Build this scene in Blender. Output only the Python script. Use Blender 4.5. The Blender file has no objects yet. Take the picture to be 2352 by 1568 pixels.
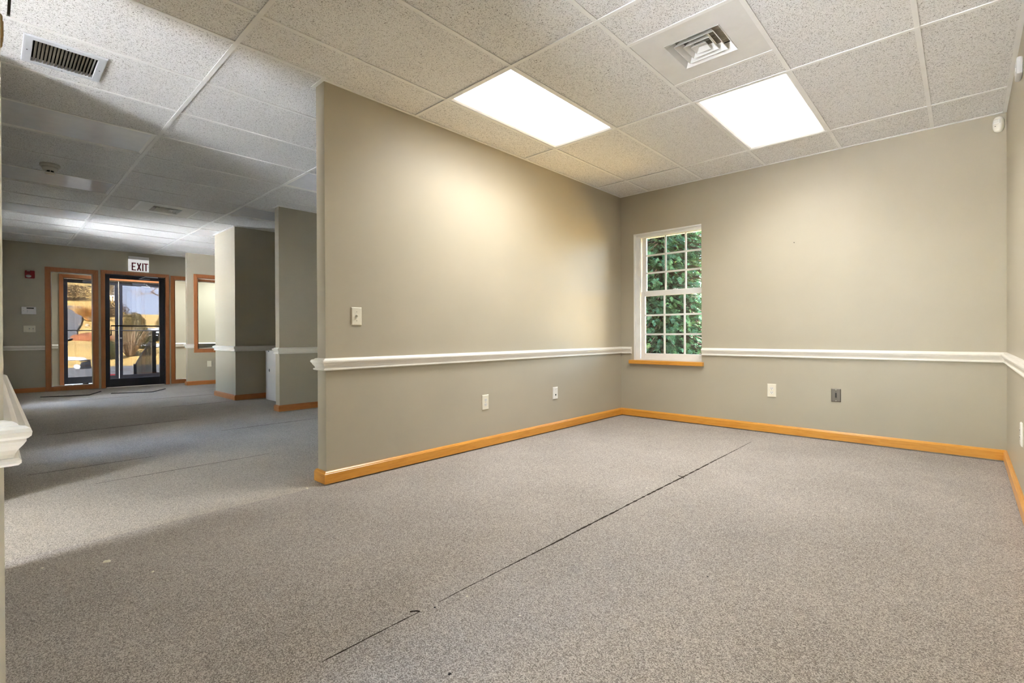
import bpy, math, random
from mathutils import Vector, Matrix
S = bpy.context.scene
COL = S.collection
random.seed(7)

# ------------------------------------------------------------------ camera
cam = bpy.data.cameras.new('camera')
cam_o = bpy.data.objects.new('camera', cam); COL.objects.link(cam_o)
yaw, pit, rol = -0.7492, -0.0037, -0.0045
fw = Vector((math.cos(pit)*math.sin(yaw), math.cos(pit)*math.cos(yaw), math.sin(pit)))
rt = Vector((math.cos(yaw), -math.sin(yaw), 0)); up = rt.cross(fw)
c_, s_ = math.cos(rol), math.sin(rol)
rt, up = c_*rt + s_*up, -s_*rt + c_*up
M = Matrix((rt, up, -fw)).transposed().to_4x4()
M.translation = (2.9874, -5.1163, 0.9524)
cam_o.matrix_world = M
cam.sensor_fit = 'HORIZONTAL'; cam.sensor_width = 36
cam.lens = 1115.458/2352*36
cam.shift_y = -(784-773.769)/2352
cam.clip_start = 0.02; cam.clip_end = 400
S.camera = cam_o

# ------------------------------------------------------------------ world, sun, exposure
w = bpy.data.worlds.new('world'); S.world = w; w.use_nodes = True
nt = w.node_tree; nt.nodes.clear()
sky = nt.nodes.new('ShaderNodeTexSky'); sky.sky_type = 'NISHITA'
sky.sun_disc = False; sky.sun_elevation = math.radians(37); sky.sun_rotation = math.radians(130)
bg = nt.nodes.new('ShaderNodeBackground'); bg.inputs[1].default_value = 3.8/8
out = nt.nodes.new('ShaderNodeOutputWorld')
nt.links.new(sky.outputs[0], bg.inputs[0]); nt.links.new(bg.outputs[0], out.inputs[0])
sun = bpy.data.lights.new('sun', 'SUN'); sun.energy = 260.0/8; sun.angle = 0.01; sun.color = (1.0, 0.975, 0.94)
sun_o = bpy.data.objects.new('sun', sun); COL.objects.link(sun_o)
sun_o.location = (20, -10, 20)
sun_o.rotation_euler = Vector((-0.60, 0.50, -0.60)).to_track_quat('-Z', 'Y').to_euler()
S.view_settings.view_transform = 'Standard'; S.view_settings.look = 'None'
S.view_settings.exposure = 3.5; S.view_settings.gamma = 1.0
S.view_settings.use_curve_mapping = False

LAMP_MAIN = 17.0/8      # watts of each lit troffer in the room
LAMP_BACK = 42.0/8      # lit troffers of the rooms behind the camera
FILL_VEST = 34.0/8  # fixtures added to brighten the vestibule
LAMP_COL = (0.965, 0.985, 1.0)

H = 2.58
W = 3.2207

# ------------------------------------------------------------------ materials
def lin(c):
    return tuple((v/12.92 if v <= 0.04045 else ((v+0.055)/1.055)**2.4) for v in c)
class N:
    def __init__(self, name):
        self.m = bpy.data.materials.new(name); self.m.use_nodes = True
        self.t = self.m.node_tree; self.b = self.t.nodes['Principled BSDF']
        self.out = self.t.nodes['Material Output']
    def n(self, kind, **kw):
        o = self.t.nodes.new(kind)
        for k, v in kw.items():
            if hasattr(o, k): setattr(o, k, v)
            else: o.inputs[k.replace('_', ' ')].default_value = v
        return o
    def l(self, a, b): self.t.links.new(a, b)
    def coord(self, scale=(1, 1, 1), rnd=False):
        tc = self.n('ShaderNodeTexCoord'); mp = self.n('ShaderNodeMapping')
        mp.inputs['Scale'].default_value = scale
        src = tc.outputs['Object']
        if rnd:
            oi = self.n('ShaderNodeObjectInfo'); ml = self.n('ShaderNodeMath', operation='MULTIPLY')
            ml.inputs[1].default_value = 37.0; self.l(oi.outputs['Random'], ml.inputs[0])
            ad = self.n('ShaderNodeVectorMath', operation='ADD'); self.l(src, ad.inputs[0]); self.l(ml.outputs[0], ad.inputs[1]); src = ad.outputs[0]
        self.l(src, mp.inputs['Vector']); return mp.outputs[0]
    def noise(self, vec, scale, detail=2, rough=0.5, dist=0):
        o = self.n('ShaderNodeTexNoise'); o.inputs['Scale'].default_value = scale
        o.inputs['Detail'].default_value = detail; o.inputs['Roughness'].default_value = rough
        o.inputs['Distortion'].default_value = dist
        self.l(vec, o.inputs['Vector']); return o.outputs[0]
    def ramp(self, fac, stops):
        r = self.n('ShaderNodeValToRGB'); e = r.color_ramp.elements
        while len(e) < len(stops): e.new(0.5)
        for k, (p, c) in enumerate(stops):
            e[k].position = p; e[k].color = (*c, 1)
        self.l(fac, r.inputs[0]); return r.outputs[0]
    def bump(self, h, strength, dist):
        b = self.n('ShaderNodeBump'); b.inputs['Strength'].default_value = strength; b.inputs['Distance'].default_value = dist
        self.l(h, b.inputs['Height']); self.l(b.outputs[0], self.b.inputs['Normal'])
MATS = {}
def plain(name, rgb, rough=0.5, metal=0.0, spec=0.5, var=0.04):
    k = N(name); c = lin(rgb)
    v = k.coord(); f = k.noise(v, 9, 3)
    col = k.ramp(f, [(0.25, tuple(x*(1-var) for x in c)), (0.75, tuple(min(1, x*(1+var)) for x in c))])
    k.l(col, k.b.inputs['Base Color'])
    k.b.inputs['Roughness'].default_value = rough; k.b.inputs['Metallic'].default_value = metal
    k.b.inputs['Specular IOR Level'].default_value = spec
    MATS[name] = k.m; return k
def paint(name, rgb, rough=0.42, spec=0.35):
    k = N(name); c = lin(rgb); v = k.coord()
    f = k.noise(v, 1.6, 3)
    col = k.ramp(f, [(0.3, tuple(x*0.97 for x in c)), (0.7, tuple(x*1.03 for x in c))])
    k.l(col, k.b.inputs['Base Color']); k.b.inputs['Roughness'].default_value = rough
    k.b.inputs['Specular IOR Level'].default_value = spec
    k.bump(k.noise(v, 170, 3), 0.10, 0.002)
    MATS[name] = k.m
def wood(name, a, b, scale, rough=0.3):
    k = N(name); v = k.coord(scale)
    f = k.noise(v, 3.0, 5, 0.6, 0.8); g = k.noise(v, 14.0, 3, 0.6)
    mx = k.n('ShaderNodeMath', operation='MULTIPLY_ADD'); k.l(g, mx.inputs[0]); mx.inputs[1].default_value = 0.35; k.l(f, mx.inputs[2])
    col = k.ramp(mx.outputs[0], [(0.38, lin(a)), (0.62, lin(b)), (0.9, lin(a))])
    k.l(col, k.b.inputs['Base Color']); k.b.inputs['Roughness'].default_value = rough
    k.b.inputs['Specular IOR Level'].default_value = 0.5; k.b.inputs['Coat Weight'].default_value = 0.25; k.b.inputs['Coat Roughness'].default_value = 0.2
    MATS[name] = k.m
def carpet(name, dark, mid, light):
    k = N(name); v = k.coord((1, 1, 1))
    vo = k.n('ShaderNodeTexVoronoi'); vo.inputs['Scale'].default_value = 370; k.l(v, vo.inputs['Vector'])
    sp = k.n('ShaderNodeSeparateColor'); k.l(vo.outputs['Color'], sp.inputs[0])
    f2 = k.noise(v, 700, 2, 0.6); f3 = k.noise(v, 1.7, 4, 0.6); f4 = k.noise(v, 60, 3, 0.6)
    a = k.n('ShaderNodeMath', operation='MULTIPLY_ADD'); k.l(sp.outputs[0], a.inputs[0]); a.inputs[1].default_value = 0.42; k.l(f2, a.inputs[2])
    b = k.n('ShaderNodeMath', operation='MULTIPLY_ADD'); k.l(f3, b.inputs[0]); b.inputs[1].default_value = 0.16; k.l(a.outputs[0], b.inputs[2])
    c = k.n('ShaderNodeMath', operation='MULTIPLY_ADD'); k.l(f4, c.inputs[0]); c.inputs[1].default_value = 0.12; k.l(b.outputs[0], c.inputs[2])
    col = k.ramp(c.outputs[0], [(0.56, lin(dark)), (0.84, lin(mid)), (1.0, lin(light))])
    k.l(col, k.b.inputs['Base Color']); k.b.inputs['Roughness'].default_value = 0.95
    k.b.inputs['Specular IOR Level'].default_value = 0.1; k.b.inputs['Sheen Weight'].default_value = 0.1
    k.bump(a.outputs[0], 0.35, 0.003)
    MATS[name] = k.m
def tile_mat(name, rgb):
    k = N(name); v = k.coord((1, 1, 1), rnd=True)
    # short dark fissures: stretched noise gated by a broader one, plus pin holes
    n1 = k.noise(v, 62, 2, 0.6, 1.5); n2 = k.noise(v, 150, 2, 0.65, 0.6)
    d = k.n('ShaderNodeMath', operation='SUBTRACT'); k.l(n1, d.inputs[0]); d.inputs[1].default_value = 0.5
    ab = k.n('ShaderNodeMath', operation='ABSOLUTE'); k.l(d.outputs[0], ab.inputs[0])
    fis = k.n('ShaderNodeMapRange'); k.l(ab.outputs[0], fis.inputs[0]); fis.inputs[1].default_value = 0.012; fis.inputs[2].default_value = 0.04; fis.inputs[3].default_value = 1; fis.inputs[4].default_value = 0
    gate = k.n('ShaderNodeMapRange'); k.l(n2, gate.inputs[0]); gate.inputs[1].default_value = 0.50; gate.inputs[2].default_value = 0.56; gate.inputs[3].default_value = 0; gate.inputs[4].default_value = 1
    mu = k.n('ShaderNodeMath', operation='MULTIPLY'); k.l(fis.outputs[0], mu.inputs[0]); k.l(gate.outputs[0], mu.inputs[1])
    pin = k.n('ShaderNodeMapRange'); k.l(k.noise(v, 330, 1), pin.inputs[0]); pin.inputs[1].default_value = 0.66; pin.inputs[2].default_value = 0.72; pin.inputs[3].default_value = 0; pin.inputs[4].default_value = 0.7
    mm = k.n('ShaderNodeMath', operation='MAXIMUM'); k.l(mu.outputs[0], mm.inputs[0]); k.l(pin.outputs[0], mm.inputs[1])
    c = lin(rgb)
    col = k.ramp(mm.outputs[0], [(0.0, c), (1.0, lin((0.36, 0.33, 0.29)))])
    k.l(col, k.b.inputs['Base Color']); k.b.inputs['Roughness'].default_value = 0.9; k.b.inputs['Specular IOR Level'].default_value = 0.2
    inv = k.n('ShaderNodeMath', operation='SUBTRACT'); inv.inputs[0].default_value = 1; k.l(mm.outputs[0], inv.inputs[1])
    k.bump(inv.outputs[0], 0.6, 0.002)
    MATS[name] = k.m
def emit(name, rgb, strength):
    k = N(name); k.b.inputs['Base Color'].default_value = (*rgb, 1)
    k.b.inputs['Emission Color'].default_value = (*rgb, 1); k.b.inputs['Emission Strength'].default_value = strength
    MATS[name] = k.m
def glass(name, tint=(1, 1, 1), refl=1.0):
    k = N(name); k.t.nodes.remove(k.b)
    tr = k.n('ShaderNodeBsdfTransparent'); tr.inputs[0].default_value = (*tint, 1)
    gl = k.n('ShaderNodeBsdfGlossy'); gl.inputs['Roughness'].default_value = 0.02
    fr = k.n('ShaderNodeFresnel'); fr.inputs[0].default_value = 1.5
    ml = k.n('ShaderNodeMath', operation='MULTIPLY'); k.l(fr.outputs[0], ml.inputs[0]); ml.inputs[1].default_value = refl
    mx = k.n('ShaderNodeMixShader'); k.l(ml.outputs[0], mx.inputs[0]); k.l(tr.outputs[0], mx.inputs[1]); k.l(gl.outputs[0], mx.inputs[2])
    k.l(mx.outputs[0], k.out.inputs[0]); MATS[name] = k.m
def leafy(name, a, b, c, scale=3.0, trans=0.3):
    k = N(name); v = k.coord(); f = k.noise(v, scale, 4, 0.65)
    col = k.ramp(f, [(0.3, lin(a)), (0.52, lin(b)), (0.72, lin(c))])
    k.l(col, k.b.inputs['Base Color']); k.b.inputs['Roughness'].default_value = 0.6; k.b.inputs['Specular IOR Level'].default_value = 0.3
    MATS[name] = k.m

paint('wall_paint', (0.70, 0.667, 0.59))
paint('trim_white', (0.93, 0.91, 0.87), 0.28, 0.5)
plain('window_white', (0.92, 0.92, 0.91), 0.3)
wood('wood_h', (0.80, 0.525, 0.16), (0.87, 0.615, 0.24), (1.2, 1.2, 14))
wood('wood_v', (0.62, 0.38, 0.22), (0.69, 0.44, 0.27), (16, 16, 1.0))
wood('wood_h_shaded', (0.66, 0.40, 0.20), (0.74, 0.47, 0.25), (1.2, 1.2, 14))  # darker, redder copy of the baseboard wood with the foyer shade baked in
carpet('carpet_room', (0.335, 0.305, 0.285), (0.585, 0.55, 0.515), (0.78, 0.745, 0.71))
carpet('carpet_foyer', (0.37, 0.34, 0.31), (0.63, 0.595, 0.55), (0.82, 0.78, 0.725))
plain('seam', (0.22, 0.19, 0.16), 0.95, 0, 0.1)
tile_mat('ceiling_tile', (0.94, 0.935, 0.93))
plain('tee_white', (0.94, 0.935, 0.925), 0.35)
plain('plenum', (0.16, 0.14, 0.13), 0.9)
plain('vent_white', (0.89, 0.885, 0.87), 0.4)
plain('grille_white', (0.80, 0.81, 0.83), 0.4)
plain('slat_grey', (0.66, 0.64, 0.60), 0.5)
plain('duct_dark', (0.14, 0.12, 0.10), 0.8)
emit('lens_lit', (1.0, 0.985, 0.95), 5.0/8)
k = plain('lens_off', (0.96, 0.965, 0.985), 0.12, 0, 0.7)
plain('plate_ivory', (0.90, 0.875, 0.80), 0.35)
plain('plate_white', (0.90, 0.89, 0.86), 0.35)
plain('slot_dark', (0.10, 0.09, 0.08), 0.6)
plain('steel', (0.44, 0.41, 0.375), 0.36, 0.7)
plain('screw', (0.75, 0.73, 0.68), 0.3, 0.6)
plain('dark_metal', (0.19, 0.195, 0.245), 0.35, 0.2)
plain('silver', (0.74, 0.75, 0.78), 0.3, 0.7)
plain('alarm_red', (0.56, 0.07, 0.10), 0.35)
plain('strobe', (0.85, 0.86, 0.86), 0.15)
plain('exit_white', (0.92, 0.91, 0.91), 0.4)
k = plain('exit_face', (0.92, 0.91, 0.91), 0.4); k.b.inputs['Emission Color'].default_value = (1, .97, .96, 1); k.b.inputs['Emission Strength'].default_value = 0.045
plain('exit_red', (0.60, 0.10, 0.20), 0.5)
plain('lcd', (0.20, 0.22, 0.19), 0.2)
plain('sensor_white', (0.93, 0.91, 0.86), 0.35)
plain('tan_box', (0.62, 0.50, 0.28), 0.5)
plain('pale_grey', (0.80, 0.80, 0.80), 0.45)
plain('detector', (0.82, 0.80, 0.76), 0.45)
plain('melamine', (0.82, 0.80, 0.79), 0.4)
plain('lint', (0.90, 0.88, 0.80), 0.9)
plain('grit', (0.12, 0.10, 0.09), 0.9)
glass('glass_clear', (0.97, 0.985, 0.98), 1.0)
glass('glass_dimming', (0.72, 0.73, 0.73), 1.0)  # invented tint that dims the outdoors seen through the window
glass('glass_tint', (0.155, 0.155, 0.16), 1.0)  # invented dark tint that dims the outdoors beyond the outer doors
plain('concrete', (0.72, 0.69, 0.64), 0.9, var=0.1)
plain('asphalt', (0.42, 0.41, 0.41), 0.9, var=0.15)
leafy('lawn', (0.62, 0.50, 0.30), (0.80, 0.66, 0.40), (0.90, 0.77, 0.50), 9.0)
plain('mulch', (0.55, 0.33, 0.20), 0.95, var=0.3)
plain('snow', (0.93, 0.94, 0.97), 0.8)
leafy('conifer_leaf', (0.13, 0.25, 0.19), (0.22, 0.37, 0.25), (0.38, 0.50, 0.28), 2.4)
leafy('shrub_leaf', (0.25, 0.22, 0.12), (0.38, 0.33, 0.18), (0.50, 0.42, 0.24), 4)
leafy('boxwood', (0.12, 0.17, 0.09), (0.20, 0.24, 0.12), (0.30, 0.32, 0.16), 4)
leafy('straw', (0.70, 0.52, 0.30), (0.84, 0.66, 0.40), (0.92, 0.78, 0.54), 5)
leafy('bramble', (0.22, 0.17, 0.13), (0.33, 0.26, 0.19), (0.47, 0.37, 0.27), 5)
leafy('twig', (0.42, 0.34, 0.26), (0.56, 0.47, 0.36), (0.70, 0.60, 0.46), 6)
plain('bark', (0.30, 0.25, 0.22), 0.95, var=0.2)
plain('siding', (0.52, 0.57, 0.67), 0.8)
plain('fence_white', (0.92, 0.91, 0.88), 0.6)
plain('roof_brown', (0.40, 0.33, 0.28), 0.9, var=0.15)
plain('black_plastic', (0.10, 0.10, 0.12), 0.45)
plain('car_paint', (0.82, 0.85, 0.90), 0.2, 0.2)
plain('tyre', (0.08, 0.08, 0.08), 0.9)
plain('rock', (0.74, 0.66, 0.56), 0.9, var=0.15)
plain('brick_dark', (0.50, 0.34, 0.28), 0.9, var=0.1)

# ------------------------------------------------------------------ mesh helpers
class MB:
    def __init__(self): self.v = []; self.f = []
    def box(self, x0, x1, y0, y1, z0, z1):
        i = len(self.v)
        x0, x1 = sorted((x0, x1)); y0, y1 = sorted((y0, y1)); z0, z1 = sorted((z0, z1))
        self.v += [(x0, y0, z0), (x1, y0, z0), (x1, y1, z0), (x0, y1, z0), (x0, y0, z1), (x1, y0, z1), (x1, y1, z1), (x0, y1, z1)]
        self.f += [tuple(i+k for k in q) for q in ((0, 3, 2, 1), (4, 5, 6, 7), (0, 1, 5, 4), (1, 2, 6, 5), (2, 3, 7, 6), (3, 0, 4, 7))]
        return self
    def poly(self, pts):
        i = len(self.v); self.v += [tuple(p) for p in pts]; self.f.append(tuple(range(i, i+len(pts)))); return self
    def loft(self, rings, closed=True, cap=True):
        i0 = len(self.v); n = len(rings[0])
        for r in rings: self.v += [tuple(p) for p in r]
        for a in range(len(rings)-1):
            for k in range(n if closed else n-1):
                k2 = (k+1) % n
                self.f.append((i0+a*n+k, i0+a*n+k2, i0+(a+1)*n+k2, i0+(a+1)*n+k))
        if cap:
            self.f.append(tuple(i0+k for k in reversed(range(n)))); self.f.append(tuple(i0+(len(rings)-1)*n+k for k in range(n)))
        return self
    def bevel_plate(self, o, u, v, n, w_, h_, t, bev):
        """plate lying on a wall: centre o, half axes along u (width) and v (height), n outward, bevelled edge"""
        o, u, v, n = Vector(o), Vector(u), Vector(v), Vector(n)
        def ring(dw, d):
            a, b = w_/2-dw, h_/2-dw
            return [o+u*x+v*y+n*d for x, y in ((-a, -b), (a, -b), (a, b), (-a, b))]
        rings = [ring(0, 0), ring(0, t*0.35), ring(bev, t)]
        return self.loft(rings)
    def obox(self, o, u, v, n, w_, h_, d0, d1):
        o, u, v, n = Vector(o), Vector(u), Vector(v), Vector(n)
        def ring(d): return [o+u*x+v*y+n*d for x, y in ((-w_/2, -h_/2), (w_/2, -h_/2), (w_/2, h_/2), (-w_/2, h_/2))]
        return self.loft([ring(d0), ring(d1)])
    def disc(self, o, u, v, n, ru, rv, d0, d1, seg=14, taper=1.0):
        o, u, v, n = Vector(o), Vector(u), Vector(v), Vector(n)
        def ring(d, k): return [o+u*ru*k*math.cos(t*2*math.pi/seg)+v*rv*k*math.sin(t*2*math.pi/seg)+n*d for t in range(seg)]
        return self.loft([ring(d0, 1), ring(d1, taper)])
    def tube(self, pts, rad, seg=6, cap=True):
        pts = [Vector(p) for p in pts]
        if not isinstance(rad, (list, tuple)): rad = [rad]*len(pts)
        rings = []
        for k, p in enumerate(pts):
            d = (pts[min(k+1, len(pts)-1)] - pts[max(k-1, 0)]).normalized()
            a = d.cross(Vector((0, 0, 1)))
            if a.length < 1e-3: a = Vector((1, 0, 0))
            a.normalize(); b = d.cross(a)
            rings.append([p + rad[k]*(a*math.cos(t*2*math.pi/seg)+b*math.sin(t*2*math.pi/seg)) for t in range(seg)])
        return self.loft(rings, cap=cap)
    def sweep(self, prof, path):
        """profile (distance from wall, z) swept along a 2D path, wall on the left, room on the right, mitred"""
        n = len(path); rings = []
        P = [Vector(p) for p in path]
        def right(d): return Vector((d.y, -d.x))
        for k in range(n):
            ds = []
            if k > 0: ds.append((P[k]-P[k-1]).normalized())
            if k < n-1: ds.append((P[k+1]-P[k]).normalized())
            if len(ds) == 1: m = right(ds[0])
            else:
                r0, r1 = right(ds[0]), right(ds[1]); m = (r0+r1); m = m/(m.dot(r0))
            rings.append([(P[k].x+m.x*d, P[k].y+m.y*d, z) for d, z in prof])
        return self.loft(rings)
    def build(self, name, mat, parent=None, smooth=False, bevel=0):
        off = Vector((0, 0, 0)); q = parent
        while q is not None: off += q.location; q = q.parent
        me = bpy.data.meshes.new(name)
        me.from_pydata([tuple(Vector(v)-off) for v in self.v], [], self.f)
        me.materials.append(MATS[mat])
        if smooth:
            for p in me.polygons: p.use_smooth = True
        me.update()
        o = bpy.data.objects.new(name, me); COL.objects.link(o); o.parent = parent
        if bevel:
            b = o.modifiers.new('bevel', 'BEVEL'); b.width = bevel; b.segments = 2; b.limit_method = 'ANGLE'
        # consistent normals
        import bmesh
        bm = bmesh.new(); bm.from_mesh(me); bmesh.ops.recalc_face_normals(bm, faces=bm.faces); bm.to_mesh(me); bm.free()
        return o
def tag(o, label, cat, group=None, kind=None):
    o['label'] = label
    if cat: o['category'] = cat
    if group: o['group'] = group
    if kind: o['kind'] = kind
    return o
def thing(name, label, cat, loc, group=None, kind=None):
    o = bpy.data.objects.new(name, None); COL.objects.link(o); o.location = loc
    o.empty_display_size = 0.05
    return tag(o, label, cat, group, kind)
def struct(o, label=None, cat=None):
    o['kind'] = 'structure'
    if label: o['label'] = label
    if cat: o['category'] = cat
    return o
X, Y, Z = Vector((1, 0, 0)), Vector((0, 1, 0)), Vector((0, 0, 1))

# ------------------------------------------------------------------ shell: floor
YN, YB = -5.101, -5.22
BY = -6.45          # near wall faces
XF, XO, XC = -8.714, -10.1, -8.024
YE = -2.645                     # ends of the stub walls
fl = MB().box(-10.1, 3.35, -5.3, 0.15, -0.30, -0.012).box(-1.35, 1.32, -8.1, -5.3, -.3, -.012).box(1.32, 3.35, -6.57, -5.3, -.3, -.012).build('floor', 'plenum'); struct(fl, 'carpeted floor of the room and foyer', 'floor')
MB().box(0.0, 1.2, -8.0, 0.0, -0.012, 0.0).box(1.2, W, BY, 0.0, -0.012, 0.0).build('carpet', 'carpet_room', fl)
MB().box(XO, 0.0, -5.3, 0.0, -0.012, 0.0).box(-1.2, 0.0, -8.0, -5.3, -0.012, 0.0).build('carpet', 'carpet_foyer', fl)
def seam(x, y0, y1, wdt, jag=0.6, step=0.02, taper=0.25):
    n = max(3, int((y1-y0)/step)); m = MB(); L = []; R = []; wob = 0
    for k in range(n+1):
        t = k/n; y = y0+(y1-y0)*t
        wob += random.uniform(-1, 1)*0.0006; wob *= 0.97
        e = min(1, t/taper+0.12, (1-t)/taper+0.12)
        ww = wdt*e*(1+random.uniform(-jag, jag))
        L.append((x+wob-ww/2, y)); R.append((x+wob+ww/2, y))
    for k in range(n):
        a = [(*L[k], 0.0012), (*R[k], 0.0012), (*R[k+1], 0.0012), (*L[k+1], 0.0012)]
        m.loft([[(p[0], p[1], -0.002) for p in a], a])
    return m.build('carpet_seam', 'seam', fl)
seam(1.613, -4.03, -0.53, 0.009, 0.6, 0.02, 0.35)
seam(1.613, -4.46, -4.11, 0.004)
for p0, p1 in (((1.588, -4.135), (1.613, -4.112)), ((1.576, -1.956), (1.63, -1.992))):
    MB().tube([(*p0, 0.0005), ((p0[0]+p1[0])/2, (p0[1]+p1[1])/2+0.006, 0.001), (*p1, 0.0005)], 0.003, 5).build('carpet_seam', 'seam', fl)
for x, y0, y1, ww in ((-3.56, -4.75, -3.57, 0.012), (-2.51, -3.53, -2.5, 0.006), (-1.145, -4.66, -3.58, 0.004), (-1.745, -4.95, -4.22, 0.004),
                      (-4.915, -3.55, -2.70, 0.009), (-6.1, -3.56, -2.57, 0.010), (-6.79, -4.60, -3.60, 0.008), (-4.90, -4.90, -4.78, 0.012)):
    seam(x, y0, y1, ww*.7, 0.7)

# ------------------------------------------------------------------ shell: walls
WT = H+0.03
def wall(name, boxes, label):
    m = MB()
    for b in boxes: m.box(*b)
    o = m.build(name, 'wall_paint'); return struct(o, label, 'wall')
PX = -0.112
wall('wall_partition', [(PX, 0, -3.655, 0.0, 0, WT)], 'sage partition wall with a light switch, ending in the opening to the foyer')
WX0, WX1, WZ0, WZ1 = 0.170, 0.962, 0.655, 2.118
wall('wall_window', [(-10.2, WX0, 0, 0.18, 0, WT), (WX1, W+0.2, 0, 0.05, 0, WT), (1.10, W+0.2, 0.05, 0.18, 0, WT), (WX0, WX1, 0, 0.18, 0, WZ0), (WX0, WX1, 0, 0.18, WZ1, WT), (WX1, 1.10, 0.05, 0.18, 0, WZ0), (WX1, 1.10, 0.05, 0.18, WZ1, WT)], 'sage end wall holding the white double-hung window')
wall('wall_right', [(W, W+0.15, BY-.12, 0, 0, WT)], 'sage side wall at the right edge of the room')
NX0, NX1 = 0.10, 1.775
wall('wall_near', [(NX0, NX1, YB, YN, 0, WT)], 'short wall end close at the left edge of the view')
wall('wall_stub_1', [(-3.415, -3.296, YE, 0, 0, WT)], 'thin stub wall between the partition and the closet block')
wall('wall_stub_2', [(-5.83, -4.90, YE, 0, 0, WT)], 'thick closet block wall with a pale end face')
CY0, CY1, CZ0, CZ1 = -2.338, -1.30, 0.704, 2.112
wall('wall_stub_3', [(XC-0.11, XC, -2.51, CY0, 0, WT), (XC-0.11, XC, CY1, 0, 0, WT), (XC-0.11, XC, CY0, CY1, 0, CZ0), (XC-0.11, XC, CY0, CY1, CZ1, WT)], 'far stub wall with an interior window beside the exit door')
# far wall with the door and its two side lights
SL0, SL1 = -4.397, -3.813
DR0, DR1 = -3.651, -2.722
SR0, SR1 = -2.567, -1.60
FZ1 = 2.13
ft = 0.12
wall('wall_far', [(XF-ft, XF, -5.3, SL0, 0, WT), (XF-ft, XF, SL1, DR0, 0, WT), (XF-ft, XF, DR1, SR0, 0, WT), (XF-ft, XF, SR1, 0, 0, WT),
                  (XF-ft, XF, SL0, SL1, 0, 0.07), (XF-ft, XF, SR0, SR1, 0, 0.07), (XF-ft, XF, SL0, SL1, FZ1, WT), (XF-ft, XF, DR0, DR1, 2.14, WT), (XF-ft, XF, SR0, SR1, FZ1, WT)], 'far foyer wall with the exit door and tall side lights')
OD0, OD1 = -4.118, -2.46
wall('wall_outer', [(XO-0.16, XO, -5.3, OD0, 0, WT), (XO-0.16, XO, OD1, 0.18, 0, WT), (XO-0.16, XO, OD0, OD1, 2.14, WT)], 'outer wall of the entrance vestibule')
wall('wall_vestibule', [(XO, XF-ft, -5.3, -5.18, 0, WT)], 'side wall of the vestibule')
# left foyer wall with two windows added for daylight, opening beside the short near wall
LW = [(-6.80, -6.05, 2.10), (-2.80, -2.10, 1.20)]   # x0, x1, head height
lb = [(XF-ft, LW[0][0], -5.30, -5.18, 0, WT), (LW[0][1], LW[1][0], -5.30, -5.18, 0, WT), (LW[1][1], -1.03, -5.30, -5.18, 0, WT)]
for a, b, zt in LW: lb += [(a, b, -5.30, -5.18, 0, 0.20), (a, b, -5.30, -5.18, zt, WT)]
wall('wall_left', lb, 'left foyer wall with added daylight windows')
BW0, BW1, BY, BZ, HZ = 1.36, 2.22, -6.45, 2.40, 2.10
wall('wall_back', [(-1.35, .20, -8.15, -8.0, 0, WT), (1.0, 1.32, -8.15, -8.0, 0, WT), (.20, 1.0, -8.15, -8.0, 0, .06), (.20, 1.0, -8.15, -8.0, HZ, WT), (-1.35, -1.2, -8.0, -5.30, 0, WT), (1.2, 1.32, -8.0, YB, 0, WT), (1.32, BW0, BY-.12, BY, 0, WT), (BW1, W, BY-.12, BY, 0, WT), (BW0, BW1, BY-.12, BY, 0, .06), (BW0, BW1, BY-.12, BY, BZ, WT)], 'walls of the rooms behind the camera')

# white corner-bead scuffs are left to the paint; porch roofs and upper storey added to shade windows and tree
rf = MB().box(-10.6, 3.9, -8.3, 0.8, 2.85, 3.0).box(-1.5, 1.5, -10.6, -8.3, 2.85, 3.0)
rf.box(-10.2, 3.4, -5.3, 0.2, 3.0, 6.3).box(-10.6, 3.8, -5.7, 0.6, 6.3, 6.5)
struct(rf.build('roof', 'roof_brown'), 'added upper storey and porch roofs shading the tree and windows', 'roof')

# ------------------------------------------------------------------ trims
RZ = 0.730
RP = [(0, .080), (.010, .078), (.016, .074), (.018, .071), (.026, .070), (.032, .066), (.034, .060), (.033, .053), (.029, .049), (.027, .048), (.027, .044),
      (.023, .037), (.017, .029), (.013, .021), (.012, .015), (.018, .0145), (.021, .011), (.021, .006), (.017, .002), (.008, 0), (0, 0)]
RP = [(d, RZ+z) for d, z in RP]
BP = [(0, .086), (.007, .086), (.010, .083), (.014, .079), (.016, .074), (.019, .071), (.019, .010), (0, .010)]
ntrim = [0]
def rail(path, label):
    ntrim[0] += 1
    o = MB().sweep(RP, path).build('trim_%d' % ntrim[0], 'trim_white'); struct(o, label, 'chair rail')
def base(side, path, label, mat='wood_h'):
    o = MB().sweep(BP, path).build('baseboard_'+side, mat); struct(o, label, 'baseboard')
part_path = [(PX, -0.4), (PX, -3.655), (0, -3.655), (0, 0)]
rail(part_path+[(0.143, 0)], 'white moulded chair rail wrapping the partition up to the window')
rail([(0.967, 0), (W, 0), (W, -6.4)], 'white moulded chair rail right of the window and onto the side wall')
rail([(NX0, YB), (NX1, YB), (NX1, YN), (NX0, YN)], 'white chair rail around the near wall end at the left edge')
def u_path(xa, xb, y): return [(xa, -0.3), (xa, y), (xb, y), (xb, -0.3)]
rail(u_path(-3.415, -3.296, YE), 'white chair rail around the thin stub wall')
rail(u_path(-5.83, -4.90, YE), 'white chair rail around the closet block')
rail([(XC-0.11, -1.2), (XC-0.11, -2.51), (XC, -2.51), (XC, -2.404)], 'white chair rail on the end of the far stub wall')
rail([(XF, -5.18), (XF, -4.463)], 'white chair rail left of the side light')
rail([(XO, -5.18), (XO, -4.2)], 'white chair rail in the vestibule left of the outer doors')
rail([(XO, -2.378), (XO, 0)], 'white chair rail in the vestibule right of the outer doors')
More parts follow.
